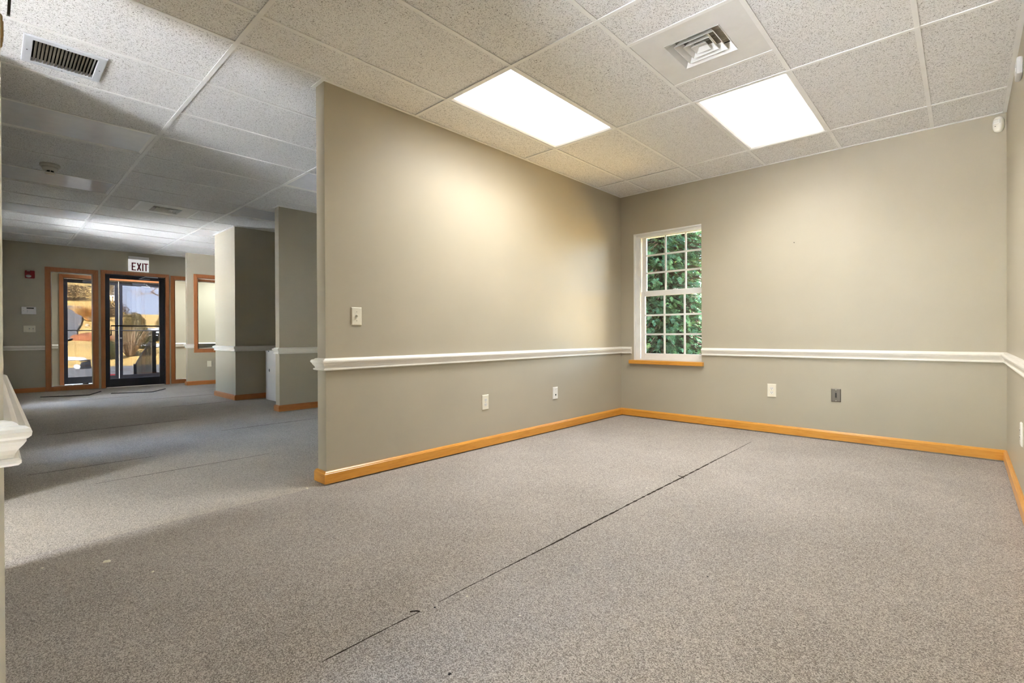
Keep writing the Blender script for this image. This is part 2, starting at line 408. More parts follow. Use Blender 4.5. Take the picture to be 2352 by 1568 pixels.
base('partition', part_path, 'orange wooden baseboard along the partition')
base('window', [(0, 0), (W, 0)], 'orange wooden baseboard under the window')
base('right', [(W, 0), (W, -6.4)], 'orange wooden baseboard on the right side wall')
base('near', [(NX0, YB), (NX1, YB), (NX1, YN)], 'wooden baseboard of the near wall end')
base('stub_1', u_path(-3.415, -3.296, YE), 'wooden baseboard around the thin stub wall', 'wood_h_shaded')
base('stub_2', u_path(-5.83, -4.90, YE), 'wooden baseboard around the closet block', 'wood_h_shaded')
base('stub_3', [(XC-0.11, -0.3), (XC-0.11, -2.51), (XC, -2.51), (XC, -0.3)], 'wooden baseboard of the far stub wall', 'wood_h_shaded')
base('far', [(XF, -5.18), (XF, -4.463)], 'wooden baseboard left of the side light', 'wood_h_shaded')

# ------------------------------------------------------------------ ceiling
GX0, GXF, GY0, TX, TY = 0.3688, 0.0327, -0.516, 0.6096, 1.2192
ce = MB().box(-10.2, W+0.1, -5.3, 0.15, H+0.10, H+0.16).box(-1.35, 1.32, -8.1, -5.3, H+.1, H+.16).box(1.32, W+.1, -6.57, -5.3, H+.1, H+.16).build('ceiling', 'plenum'); struct(ce, 'suspended ceiling of speckled white tiles', 'ceiling')
xr = [GX0+TX*i for i in range(5)]                          # room cross lines
xfo = [GXF-TX*k for k in range(15)]                        # foyer cross lines
yl = [GY0-TY*j for j in range(4)]                          # main tee lines
ymin = -5.18
tile_cache = {}
def tile(x0, x1, y0, y1, mat='ceiling_tile'):
    g = 0.004
    sx, sy = x1-x0-2*g, y1-y0-2*g
    if sx < 0.02 or sy < 0.02: return
    key = (round(sx, 3), round(sy, 3), mat)
    if key not in tile_cache:
        m = MB(); b = 0.0
        m.loft([[(-sx/2, -sy/2, 0), (sx/2, -sy/2, 0), (sx/2, sy/2, 0), (-sx/2, sy/2, 0)], [(-sx/2, -sy/2, .016), (sx/2, -sy/2, .016), (sx/2, sy/2, .016), (-sx/2, sy/2, .016)]])
        o = m.build('ceiling_tile', mat, ce); tile_cache[key] = o.data
    else:
        o = bpy.data.objects.new('ceiling_tile', tile_cache[key]); COL.objects.link(o); o.parent = ce
    o.location = ((x0+x1)/2, (y0+y1)/2, H+0.0055+random.uniform(-0.0005, 0.0012))
def tee(x0, x1, y0, y1, drop=0.0):
    m = MB().box(x0, x1, y0, y1, H-drop, H+0.004); return m.build('grid_tee', 'tee_white', ce)
hw = 0.012
# light and vent cells: (x0,x1,y0,y1)
LIT, OFF = [], []
LIT += [(xr[0], xr[1], yl[2], yl[1]), (xr[2], xr[3], yl[1], yl[0])]
for a, b in ((3, 4), (6, 7), (9, 10), (12, 13)):
    OFF.append((xfo[b], xfo[a], ymin+0.012, yl[3]))
    if a < 12: OFF.append((xfo[b], xfo[a], yl[2], yl[1]))
VENT = (xr[2], xr[3], yl[2]+0.3048, yl[1]-0.3048)
FV = (xfo[8], xfo[7], yl[3]+0.3048, yl[2]-0.3048)
skip = {(round(c[0], 3), round(c[2], 3)) for c in LIT+OFF}
rx = [0.0]+xr+[W]
ry = [0.0]+yl+[ymin]
fxs = list(reversed([GXF]+xfo[1:]+[XF]))
def in_wall(x0, x1, y0, y1): return False
# room cells (partition keeps the foyer cells away from the room)
for i in range(len(rx)-1):
    for j in range(len(ry)-1):
        x0, x1, y1, y0 = rx[i], rx[i+1], ry[j], ry[j+1]
        if i == 0 and j >= 4: x0 = GXF
        if (round(x0, 3), round(y0, 3)) in skip: continue
        if abs(x0-VENT[0]) < .01 and abs(y0-yl[2]) < .01:
            tile(x0, x1, y0, VENT[2]); tile(x0, x1, VENT[3], y1); continue
        tile(x0, x1, y0, y1)
for i in range(len(fxs)-1):
    for j in range(len(ry)-1):
        x0, x1, y1, y0 = fxs[i], fxs[i+1], ry[j], ry[j+1]
        xa1 = x1
        if i == len(fxs)-2:
            if j < 3: xa1 = PX
        if j == 4: y0c = ymin+0.012
        else: y0c = y0
        if (round(x0, 3), round(y0c, 3)) in skip: continue
        if abs(x0-FV[0]) < .01 and abs(y0-yl[3]) < .01:
            tile(x0, x1, y0, FV[2]); tile(x0, x1, FV[3], y1); continue
        if j == 4 and x0 < -.87 < x1:
            a0, a1, b0, b1, h0, h1, h2, h3 = x0+.004, xa1-.004, y0c+.004, y1-.004, -1.052+.03, -.688-.03, -4.985+.03, -4.632-.03
            MB().box(a0, a1, b0, h2, H+.0055, H+.02).box(a0, a1, h3, b1, H+.0055, H+.02).box(a0, h0, h2, h3, H+.0055, H+.02).box(h1, a1, h2, h3, H+.0055, H+.02).build('ceiling_tile', 'ceiling_tile', ce); continue
        if j == 4 and i == len(fxs)-2:
            tile(x0, xa1, -5.040, y1); tile(x0, xa1, y0c, -5.044); continue
        tile(x0, xa1, y0c, y1)
# main tees (run along x) and cross tees (along y)
for j, y in enumerate(yl):
    tee(XF, PX if j < 3 else GXF, y-hw, y+hw, .0008); tee(0 if j < 3 else GXF, W, y-hw, y+hw, .0008)
for x in xr: tee(x-hw, x+hw, ymin, 0)
for k_, x in enumerate(xfo):
    if k_ == 0: tee(x-hw, x+hw, ymin, -3.655)
    else: tee(x-hw, x+hw, ymin, 0)
for c in (VENT, FV):
    for y in (c[2], c[3]): tee(c[0]+hw, c[1]-hw, y-hw, y+hw)
# wall angles
wa = 0.022
def angle(x0, x1, y0, y1): MB().box(x0, x1, y0, y1, H-0.0016, H+0.004).build('wall_angle', 'tee_white', ce)
angle(0, wa, -3.655-wa, 0); angle(PX-wa, PX, -3.655-wa, 0); angle(PX, 0, -3.655-wa, -3.655)
angle(wa, W, -wa, 0); angle(W-wa, W, ymin, -wa); angle(XF, XF+wa, ymin, 0)
for xa, xb in ((-3.415, -3.296), (-5.83, -4.90)):
    angle(xa-wa, xa, YE-wa, 0); angle(xb, xb+wa, YE-wa, 0); angle(xa, xb, YE-wa, YE)
angle(XC, XC+wa, -2.51-wa, 0); angle(XC-0.11, XC, -2.51-wa, -2.51)
# plain ceilings behind the camera and in the vestibule
MB().box(-1.2, 1.2, -8.0, YB, H+.03, H+.045).box(1.2, W, BY, YB, H+.03, H+.045).build('ceiling_tile', 'ceiling_tile', ce)
MB().box(XO, XF-ft, -5.18, 0, H+.03, H+.045).build('ceiling_tile', 'ceiling_tile', ce)

# ------------------------------------------------------------------ ceiling lights
def troffer(c, lit, label, group, watts=0, col=LAMP_COL):
    x0, x1, y0, y1 = c; cx, cy_ = (x0+x1)/2, (y0+y1)/2
    t = thing('ceiling_light', label, 'ceiling light', (cx, cy_, H), group)
    a = 0.013; fr = MB()
    X0, X1, Y0, Y1 = x0+a, x1-a, y0+a, y1-a
    def ring(d, z): return [(X0+d, Y0+d, z), (X1-d, Y0+d, z), (X1-d, Y1-d, z), (X0+d, Y1-d, z)]
    prof = [(0, H+.02), (0, H+.003), (.010, H+.002), (.022, H+.010), (.022, H+.02)]
    fr.loft([ring(d, z) for d, z in prof]+[ring(0, H+.02)], cap=False)
    fr.build('frame', 'tee_white', t)
    d = 0.021
    MB().box(X0+d, X1-d, Y0+d, Y1-d, H+.011, H+.016).build('lens', 'lens_lit' if lit else 'lens_off', t)
    MB().box(X0, X1, Y0, Y1, H+.020, H+.08).build('housing', 'tee_white', t)
    if watts:
        L = bpy.data.lights.new('tube_light', 'AREA'); L.shape = 'RECTANGLE'; L.size = x1-x0-0.09; L.size_y = y1-y0-0.09
        L.energy = watts; L.color = col; L.spread = math.radians(135)
        lo = bpy.data.objects.new('tube_light', L); COL.objects.link(lo); lo.parent = t; lo.location = (0, 0, 0.006)
    return t
troffer(LIT[0], True, 'lit ceiling light nearest the partition wall', 'lit troffers', LAMP_MAIN)
troffer(LIT[1], True, 'lit ceiling light nearest the window wall, behind the square vent', 'lit troffers', LAMP_MAIN)
offl = ['unlit ceiling light panel nearest, between grille and smoke detector', 'unlit ceiling light panel just glimpsed beside the top of the partition edge',
        'unlit ceiling light panel just beyond the smoke detector', 'unlit ceiling light panel touching the thin stub wall top',
        'third unlit ceiling light panel along the left of the foyer', 'unlit ceiling light panel beside the closet block top',
        'farthest unlit ceiling light panel along the left of the foyer']
for c, l in zip(OFF, offl): troffer(c, False, l, 'unlit foyer troffers')
# lit fixture of the room behind the camera; vestibule ones added to brighten it
troffer((-0.10, 0.51, -7.75, -6.53), True, 'lit ceiling light in the side room left of the camera', 'lit troffers', LAMP_BACK)
troffer((-9.75, -9.14, -3.5, -2.28), True, 'added ceiling light brightening the entrance vestibule before the outer doors', 'lit troffers', FILL_VEST*.7, (0.86, 0.93, 1.0))
troffer((-9.75, -9.14, -1.75, -.53), True, 'added ceiling light brightening the entrance vestibule behind the interior window', 'lit troffers', FILL_VEST, (0.86, 0.93, 1.0))

# ------------------------------------------------------------------ square diffusers
def diffuser(c, label, full):
    x0, x1, y0, y1 = c; cx, cy_ = (x0+x1)/2, (y0+y1)/2
    t = thing('ceiling_vent', label, 'air vent', (cx, cy_, H), 'square ceiling diffusers')
    R = 0.152; a = 0.013; m = MB()
    X0, X1, Y0, Y1 = x0+a, x1-a, y0+a, y1-a
    for bx in ((X0, X1, Y0, cy_-R), (X0, X1, cy_+R, Y1), (X0, cx-R, cy_-R, cy_+R), (cx+R, X1, cy_-R, cy_+R)): m.box(*bx, H+.003, H+.008)
    m.build('panel', 'vent_white', t)
    def cone(r0, z0, r1, z1, nm, th=0.002):
        def ring(r, z): return [(cx-r, cy_-r, z), (cx+r, cy_-r, z), (cx+r, cy_+r, z), (cx-r, cy_+r, z)]
        MB().loft([ring(r0, z0), ring(r1, z1), ring(r1-th, z1+th*.3), ring(r0-th*1.2, z0+th*0.3), ring(r0, z0)], cap=False).build(nm, 'vent_white', t)
    cone(R, H+.0005, R-.030, H+.045, 'louver_ring'); cone(.112, H+.002, .086, H+.040, 'louver_ring')
    cone(.074, H+.002, .050, H+.036, 'louver_ring')
    def ring(r, z): return [(cx-r, cy_-r, z), (cx+r, cy_-r, z), (cx+r, cy_+r, z), (cx-r, cy_+r, z)]
    MB().loft([ring(.040, H+.002), ring(.042, H+.004), ring(.022, H+.026), ring(.0, H+.027)], cap=False).build('center_cone', 'vent_white', t)
    MB().box(cx-R, cx+R, cy_-R, cy_+R, H+.085, H+.09).build('duct', 'duct_dark', t)
    for k_ in range(-4, 5):
        MB().box(cx-R+.02, cx+R-.02, cy_+k_*.03-.001, cy_+k_*.03+.001, H+.052, H+.075).build('damper_blade', 'slat_grey', t)
    for s in (-1, 1):
        MB().box(cx+s*.05-.002, cx+s*.05+.002, cy_-R+.03, cy_+R-.03, H+.036, H+.05).build('brace', 'vent_white', t)
    return t
diffuser(VENT, 'square white ceiling air diffuser in the main room between the lit lights', True)
fvt = diffuser(FV, 'square white ceiling air diffuser in the foyer before the exit sign', True)

# ------------------------------------------------------------------ return grille
gx0, gx1, gy0, gy1 = -1.052, -0.688, -4.985, -4.632
t = thing('return_grille', 'white metal ceiling return grille with slanted slats at upper left', 'air grille', ((gx0+gx1)/2, (gy0+gy1)/2, H))
fx, fy = 0.052, 0.052
m = MB()
def gring(d, z, e=None): return [(gx0+d, gy0+d, z), (gx1-d, gy0+d, z), (gx1-d, gy1-d, z), (gx0+d, gy1-d, z)]
m.loft([gring(0, H+.0035), gring(.003, H-.006), gring(.012, H-.007), gring(.038, H-.007), gring(.040, H-.004), gring(.041, H+.0035)], cap=False)
m.build('frame', 'grille_white', t)
MB().box(gx0+.03, gx1-.03, gy0+.03, gy1-.03, H+.070, H+.072).box(gx0+.03, gx0+.032, gy0+.03, gy1-.03, H+.021, H+.07).box(gx1-.032, gx1-.03, gy0+.03, gy1-.03, H+.021, H+.07).box(gx0+.032, gx1-.032, gy0+.03, gy0+.032, H+.021, H+.07).box(gx0+.032, gx1-.032, gy1-.032, gy1-.03, H+.021, H+.07).build('duct', 'duct_dark', t)
ns = 17
ya, yb = gy0+.045, gy1-.045
for k_ in range(ns):
    yy = ya+(yb-ya)*(k_+.5)/ns
    pts = []
    prof = [(.0060, .0150), (.0045, .0060), (.0005, -.001), (-.0055, -.0055)]
    r = []
    for dy, dz in prof: r.append((yy+dy, H+dz))
    r2 = [(yv+.0018, zv+.0010) for yv, zv in reversed(r)]
    ringp = r+r2
    MB().loft([[(gx0+.041, yv, zv) for yv, zv in ringp], [(gx1-.041, yv, zv) for yv, zv in ringp]]).build('slat', 'slat_grey', t)
for sx, sy in (((gx0+gx1)/2, gy0+.02), ((gx0+gx1)/2, gy1-.02), (gx0+.018, (gy0+gy1)/2), (gx1-.018, (gy0+gy1)/2)):
    MB().disc((sx, sy, H-.006), X, Y, -Z, .004, .004, 0, .0025, 10, .6).build('screw', 'slot_dark', t)

# ------------------------------------------------------------------ smoke detector
sx, sy = -3.335, -4.72
t = thing('smoke_detector', 'round off-white smoke detector on the foyer ceiling tile', 'smoke detector', (sx, sy, H))
def turn(prof, seg=28):
    prof = [(r, H-(H-z)*1.5 if z < H else z) for r, z in prof]
    m = MB(); m.loft([[(sx+r*math.cos(a*2*math.pi/seg), sy+r*math.sin(a*2*math.pi/seg), z) for a in range(seg)] for r, z in prof]); return m
turn([(.072, H+.005), (.074, H-.004), (.072, H-.012), (.066, H-.016)]).build('base', 'detector', t, True)
turn([(.060, H-.012), (.058, H-.024), (.050, H-.034), (.040, H-.038)]).build('cover', 'detector', t, True)
turn([(.030, H-.030), (.030, H-.050)]).build('sensing_chamber', 'slot_dark', t, True)
for a in range(6):
    aa = a*math.pi/3
    MB().box(sx+.030*math.cos(aa)-.003, sx+.030*math.cos(aa)+.003, sy+.030*math.sin(aa)-.003, sy+.030*math.sin(aa)+.003, H-.075, H-.052).build('rib', 'detector', t)
turn([(.034, H-.048), (.036, H-.052), (.032, H-.058), (.018, H-.060)]).build('cap', 'sensor_white', t, True)

# ------------------------------------------------------------------ window
wt = thing('window_1', 'white double-hung window with divided panes looking onto an evergreen', 'window', (0.63, 0.0, WZ0), kind='structure')
WR = 1.085
m = MB()
m.box(WX0, WX0+.012, .0, .17, WZ0, WZ1).box(WX0+.012, WX1, .0, .17, WZ1-.012, WZ1).box(WX1, WR, .05, .17, WZ1-.012, WZ1).box(WX0+.012, WR, .046, .17, WZ0+.005, WZ0+.02)
m.build('jamb_liner', 'window_white', wt)
m = MB()
for y0, y1, dx in ((.045, .060, .052), (.060, .072, .040), (.090, .098, .046), (.128, .150, .052)):
    m.box(WX0+.012, WX0+dx, y0, y1, WZ0+.02, WZ1-.012); m.box(WR-dx, WR, y0, y1, WZ0+.02, WZ1-.012); m.box(WX0+dx, WR-dx, y0, y1, WZ1-dx+.008, WZ1-.012)
m.build('track', 'window_white', wt)
def sash(y0, y1, z0, z1, bot, top, name):
    xl, xr_ = WX0+.058, WR-.050
    st = .052
    s = MB().box(xl, xl+st, y0, y1, z0, z1).box(xr_-st, xr_, y0, y1, z0, z1).box(xl+st, xr_-st, y0, y1, z0, z0+bot).box(xl+st, xr_-st, y0, y1, z1-top, z1)
    so = s.build(name, 'window_white', wt, bevel=.003)
    gx0_, gx1_, gz0, gz1 = xl+st, xr_-st, z0+bot, z1-top
    ym = (y0+y1)/2
    for i in (1, 2):
        xx = gx0_+(gx1_-gx0_)*i/3; MB().box(xx-.010, xx+.010, ym-.008, ym-.002, gz0, gz1).build('muntin', 'window_white', so)
        zz = gz0+(gz1-gz0)*i/3; MB().box(gx0_, gx1_, ym-.0085, ym-.0015, zz-.010, zz+.010).build('muntin', 'window_white', so)
    for i in range(3):
        for j in range(3):
            xa, xb = gx0_+(gx1_-gx0_)*i/3, gx0_+(gx1_-gx0_)*(i+1)/3; za, zb = gz0+(gz1-gz0)*j/3, gz0+(gz1-gz0)*(j+1)/3
            MB().box(xa+.0005, xb-.0005, ym, ym+.003, za+.0005, zb-.0005).build('pane', 'glass_dimming', so)
sash(.062, .090, WZ0+.02, 1.452, .062, .058, 'lower_sash')
sash(.098, .126, 1.405, WZ1-.012, .055, .032, 'upper_sash')
MB().box(.62, .67, .062, .080, 1.452, 1.462).box(.638, .644, .066, .072, 1.462, 1.47).build('sash_lock', 'window_white', wt)
# wooden stool
MB().box(.124, .985, -.045, .06, WZ0-.038, WZ0+.004).build('window_sill', 'wood_h', wt, bevel=.004)
pl = bpy.data.lights.new('window_portal', 'AREA'); pl.shape = 'RECTANGLE'; pl.size = 1.0; pl.size_y = 1.5; pl.cycles.is_portal = True
po = bpy.data.objects.new('window_portal', pl); COL.objects.link(po); po.location = (.62, .20, 1.39); po.rotation_euler = (math.radians(-90), 0, 0)

# ------------------------------------------------------------------ wall plates
def plate(wallaxis, u_c, z_c, w_, h_, name, label, cat, mat, group=None):
    """wallaxis: ('x', value, +1) plate on plane x=value facing +x; ('y', value, -1) etc."""
    ax, val, sgn = wallaxis
    if ax == 'x': o = Vector((val, u_c, z_c)); u = Vector((0, sgn, 0)); n = Vector((sgn, 0, 0))
    else: o = Vector((u_c, val, z_c)); u = Vector((-sgn, 0, 0)); n = Vector((0, sgn, 0))
    t = thing(name, label, cat, o, group)
    MB().bevel_plate(o, u, Z, n, w_, h_, .0075, .005).build('cover_plate', mat, t)
    return t, o, u, n
PLANE_P, PLANE_W, PLANE_R, PLANE_F = ('x', 0.0, 1), ('y', 0.0, -1), ('x', W, -1), ('x', XF, 1)
def screws(t, o, u, n, zs, mat='slot_dark', r=.0028):
    for dz in zs: MB().disc(o+Z*dz, u, Z, n, r, r, .006, .0085, 8, .7).build('screw', mat, t)
t, o, u, n = plate(PLANE_P, -3.440, 1.084, .076, .121, 'light_switch', 'ivory toggle light switch on the end of the partition', 'light switch', 'plate_ivory')
MB().obox(o, u, Z, n, .012, .026, .006, .0085).build('toggle_slot', 'plate_white', t)
m = MB(); oo = o
m.loft([[oo+u*x+Z*z+n*.007 for x, z in ((-.005, -.008), (.005, -.008), (.005, .006), (-.005, .006))], [oo+u*x+Z*z+n*.022 for x, z in ((-.004, .004), (.004, .004), (.004, .014), (-.004, .014))]])
m.build('toggle', 'plate_ivory', t); screws(t, o, u, n, (-.03, .03))
def outlet(plane, uc, zc, label, mat='plate_ivory'):
    t, o, u, n = plate(plane, uc, zc, .079, .127, 'wall_outlet', label, 'outlet', mat, 'duplex wall outlets')
    for s in (-1, 1):
        c = o+Z*(s*.0195)
        rc = MB().disc(c, u, Z, n, .0172, .0142, .006, .0095, 20).build('receptacle', 'plate_white', t)
        for du, hh in ((-.0062, .009), (.0062, .0075)):
            MB().obox(c+u*du+Z*.003, u, Z, n, .0026, hh, .009, .0100).build('slot', 'slot_dark', rc)
        MB().disc(c-Z*.0075, u, Z, n, .0026, .0026, .009, .0100, 8).build('slot', 'slot_dark', rc)
    MB().disc(o, u, Z, n, .0025, .0025, .006, .009, 8).build('screw', 'screw', t)
outlet(PLANE_P, -2.245, .383, 'ivory duplex outlet low on the partition wall')
outlet(PLANE_W, 1.637, .411, 'ivory duplex outlet on the window wall right of the window')
outlet(PLANE_R, -1.29, .400, 'duplex outlet on the right side wall at the photo edge', 'plate_white')
t, o, u, n = plate(PLANE_P, -1.276, .373, .076, .121, 'data_jack', 'white network jack plate on the partition near the corner', 'wall jack', 'plate_white')
MB().obox(o-Z*.016, u, Z, n, .016, .016, .006, .0085).build('port', 'slot_dark', t)
MB().obox(o+Z*.008, u, Z, n, .010, .004, .006, .0085).build('port_cover', 'plate_ivory', t); screws(t, o, u, n, (-.036, .036))
t, o, u, n = plate(PLANE_W, 2.157, .407, .072, .117, 'cable_plate', 'brushed steel wall plate with a slim black connector', 'wall plate', 'steel')
MB().obox(o, u, Z, n, .011, .042, .006, .0090).build('connector', 'slot_dark', t)
screws(t, o, u, n, (-.030, .030), 'slot_dark', .003); screws(t, o, u, n, (-.048, .048), 'screw', .0042)
t, o, u, n = plate(('x', XC, 1), -2.137, .412, .074, .118, 'blank_plate', 'plain beige cover plate under the interior window', 'wall plate', 'plate_ivory')
screws(t, o, u, n, (-.03, .03), 'screw')
# far wall: triple switch, keypad, fire alarm
t, o, u, n = plate(PLANE_F, -4.656, 1.096, .150, .115, 'switch_plate', 'wide beige switch plate with two toggles on the far foyer wall', 'light switch', 'plate_ivory')
for du in (.0, .046):
    MB().obox(o+u*du, u, Z, n, .010, .026, .0065, .009).build('toggle_slot', 'slot_dark', t)
    m = MB().obox(o+u*du-Z*.004, u, Z, n, .008, .014, .009, .018); m.build('toggle', 'plate_white', t)
for du in (-.046, 0, .046):
    for dz in (-.03, .03): MB().disc(o+u*du+Z*dz, u, Z, n, .003, .003, .006, .0085, 8).build('screw', 'screw', t)
o = Vector((XF, -4.660, 1.411)); u, n = Y, X
t = thing('alarm_keypad', 'white alarm keypad with small display on the far foyer wall', 'keypad', o)
MB().obox(o, u, Z, n, .180, .128, 0, .026).build('body', 'exit_white', t, bevel=.006)
MB().obox(o+u*.016+Z*.040, u, Z, n, .088, .020, .025, .0275).build('display', 'lcd', t)
for a in range(3): MB().obox(o-u*.018+Z*(.008-a*.017), u, Z, n, .016, .012, .025, .029).build('button', 'pale_grey', t)
for a in range(2): MB().obox(o-u*(.066-a*.0)+Z*(.040-a*.045), u, Z, n, .016, .010, .025, .0275).build('button', 'pale_grey', t)
o = Vector((XF, -4.645, 2.027))
t = thing('fire_alarm', 'red fire alarm strobe high on the far foyer wall', 'fire alarm', o)
MB().obox(o, u, Z, n, .122, .132, 0, .040).build('body', 'alarm_red', t, bevel=.010)
m = MB()
for k_, (dd, sc) in enumerate(((.038, 1), (.055, .95), (.066, .7))):
    pass
rings = []
for d, sc in ((.038, 1.0), (.052, .95), (.064, .65)):
    rings.append([o+u*(-.016+.036*sc*math.cos(a*math.pi/8))+Z*(-.030+.024*sc*math.sin(a*math.pi/8))+n*d for a in range(16)])
m.loft(rings); m.build('strobe_lens', 'strobe', t, True)
for a in range(4): MB().obox(o+u*(-.022)+Z*(.020+a*.010), u, Z, n, .060, .004, .039, .0415).build('sounder_slot', 'slot_dark', t)
MB().obox(o-u*.018+Z*.058, u, Z, n, .036, .006, .039, .0412).build('label_strip', 'exit_white', t)

# ------------------------------------------------------------------ exit sign
o = Vector((XF, -3.149, 2.356))
t = thing('exit_sign', 'white EXIT sign with dark red letters above the foyer door', 'exit sign', o)
MB().obox(o-Z*.028, u, Z, n, .318, .228, 0, .045).build('face_panel', 'exit_face', t, bevel=.004)
MB().obox(o+Z*.113, u, Z, n, .318, .058, 0, .052).build('top_cover', 'exit_white', t, bevel=.004)
lz0, lh = o.z-.128, .150
def bar(du0, z0, du1, z1, wd, mm):
    a = o+u*du0; a.z = z0; b = o+u*du1; b.z = z1
    d = (b-a).normalized(); s = n.cross(d)*wd/2
    mm.loft([[a-s+n*.0445, a+s+n*.0445, b+s+n*.0445, b-s+n*.0445], [a-s+n*.047, a+s+n*.047, b+s+n*.047, b-s+n*.047]])
bw = .020
def letter(kind, x0, x1):
    mm = MB(); h0, h1 = lz0, lz0+lh
    if kind == 'E':
        bar(x0+bw/2, h0, x0+bw/2, h1, bw, mm)
        for zz, xe in ((h0+bw/2, x1), (h1-bw/2, x1), ((h0+h1)/2, x1-.012)): bar(x0+bw*.6, zz, xe, zz, bw, mm)
    if kind == 'X':
        bar(x0+bw*.6, h0+.002, x1-bw*.6, h1-.002, bw*1.08, mm); bar(x0+bw*.6, h1-.002, x1-bw*.6, h0+.002, bw*1.08, mm)
    if kind == 'I': bar((x0+x1)/2, h0, (x0+x1)/2, h1, bw, mm)
    if kind == 'T':
        bar((x0+x1)/2, h0, (x0+x1)/2, h1-.004, bw, mm); bar(x0, h1-bw/2, x1, h1-bw/2, bw, mm)
    mm.build('letter', 'exit_red', t)
letter('E', -.112, -.046); letter('X', -.036, .040); letter('I', .050, .070); letter('T', .076, .146)
for du in (-.128, .150): MB().disc(o+u*du-Z*.045, u, Z, n, .004, .004, .044, .0465, 8).build('screw', 'slot_dark', t)

# ------------------------------------------------------------------ door and side lights
CW = .064
def casing(y0, y1, z0, z1, x, parent, bottom=True, mat='wood_v', sgn=1):
    """mitred casing around an opening (inner edges y0,y1,z0,z1)"""
    def board(q): 
        m = MB(); m.loft([[(x, a, b) for a, b in q], [(x+sgn*.012, a, b) for a, b in q], [(x+sgn*.016, (a*.9+sum(p[0] for p in q)/4*.1), (b*.995+sum(p[1] for p in q)/4*.005)) for a, b in q]])
        m.build('casing_board', mat, parent)
    Y0, Y1, Z1 = y0-CW, y1+CW, z1+CW
    Z0 = z0-CW if bottom else z0
    board([(Y0, Z0), (y0, z0), (y0, z1), (Y0, Z1)]); board([(y1, z0), (Y1, Z0), (Y1, Z1), (y1, z1)])
    board([(Y0, Z1), (y0, z1), (y1, z1), (Y1, Z1)])
    if bottom: board([(Y0, Z0), (Y1, Z0), (y1, z0), (y0, z0)])
def reveal(y0, y1, z0, z1, xa, xb, parent, mat='wood_v', bottom=True, t_=.012):
    m = MB().box(xa, xb, y0, y0+t_, z0, z1).box(xa, xb, y1-t_, y1, z0, z1).box(xa, xb, y0+t_, y1-t_, z1-t_, z1)
    if bottom: m.box(xa, xb, y0+t_, y1-t_, z0, z0+t_)
    m.build('jamb', mat, parent)
def fixed_window(idx, y0, y1, z0, z1, x, thick, label):
    t = thing('window_%d' % idx, label, 'window', (x, (y0+y1)/2, z0), kind='structure')
    casing(y0, y1, z0, z1, x, t); casing(y0, y1, z0, z1, x-thick, t, sgn=-1)
    reveal(y0, y1, z0, z1, x-thick, x, t)
    xm = x-thick*.5
    MB().box(xm, xm+.014, y0+.012, y0+.024, z0+.012, z1-.012).box(xm, xm+.014, y1-.024, y1-.012, z0+.012, z1-.012).box(xm, xm+.014, y0+.024, y1-.024, z1-.024, z1-.012).box(xm, xm+.014, y0+.024, y1-.024, z0+.012, z0+.024).build('glazing_stop', 'window_white', t)
    MB().box(xm-.006, xm-.001, y0+.012, y1-.012, z0+.012, z1-.012).build('pane', 'glass_clear', t)
    return t
fixed_window(2, SL0, SL1, .072, 2.118, XF, ft, 'tall wood-cased side light left of the exit door')
fixed_window(3, SR0, SR1, .072, 2.118, XF, ft, 'tall wood-cased side light right of the exit door')
fixed_window(4, CY0, CY1, CZ0, CZ1, XC, .11, 'wood-cased interior window in the far stub wall')
dt = thing('door_1', 'dark metal glazed exit door under the EXIT sign', 'door', (XF, (DR0+DR1)/2, 0), kind='structure')
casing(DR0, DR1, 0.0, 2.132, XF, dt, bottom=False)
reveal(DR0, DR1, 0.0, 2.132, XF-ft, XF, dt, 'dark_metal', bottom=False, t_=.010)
def leaf(y0, y1, z0, z1, xa, xb, sl, sr, top, bot, parent, gm='glass_tint', nm='door_leaf'):
    l = MB().box(xa, xb, y0, y0+sl, z0, z1).box(xa, xb, y1-sr, y1, z0, z1).box(xa, xb, y0+sl, y1-sr, z1-top, z1).box(xa, xb, y0+sl, y1-sr, z0, z0+bot).build(nm, 'dark_metal', parent, bevel=.004)
    xm = (xa+xb)/2
    MB().box(xm-.003, xm+.003, y0+sl, y1-sr, z0+bot, z1-top).build('pane', gm, l)
    return l
lf = leaf(DR0+.010, DR1-.010, .008, 2.120, XF-.085, XF-.040, .062, .078, .062, .155, dt, 'glass_clear')
MB().tube([(XF-.038, -3.572, .985), (XF+.03, -3.572, .985), (XF+.03, -3.572, 1.163), (XF+.03, -2.815, 1.163), (XF-.04, -2.815, 1.163)], .012, 8).build('push_bar', 'dark_metal', lf)
MB().box(XF-.04, XF+.012, -3.07, -2.83, 2.085, 2.135).build('closer_body', 'dark_metal', lf, bevel=.006)
MB().box(XF+.012, XF+.014, -3.06, -2.84, 2.110, 2.128).build('closer_cover', 'silver', lf)
MB().tube([(XF+.0, -2.97, 2.08), (XF+.035, -3.06, 2.072), (XF+.055, -3.15, 2.068), (XF-.01, -2.98, 2.150)], .007, 6).build('closer_arm', 'silver', lf)
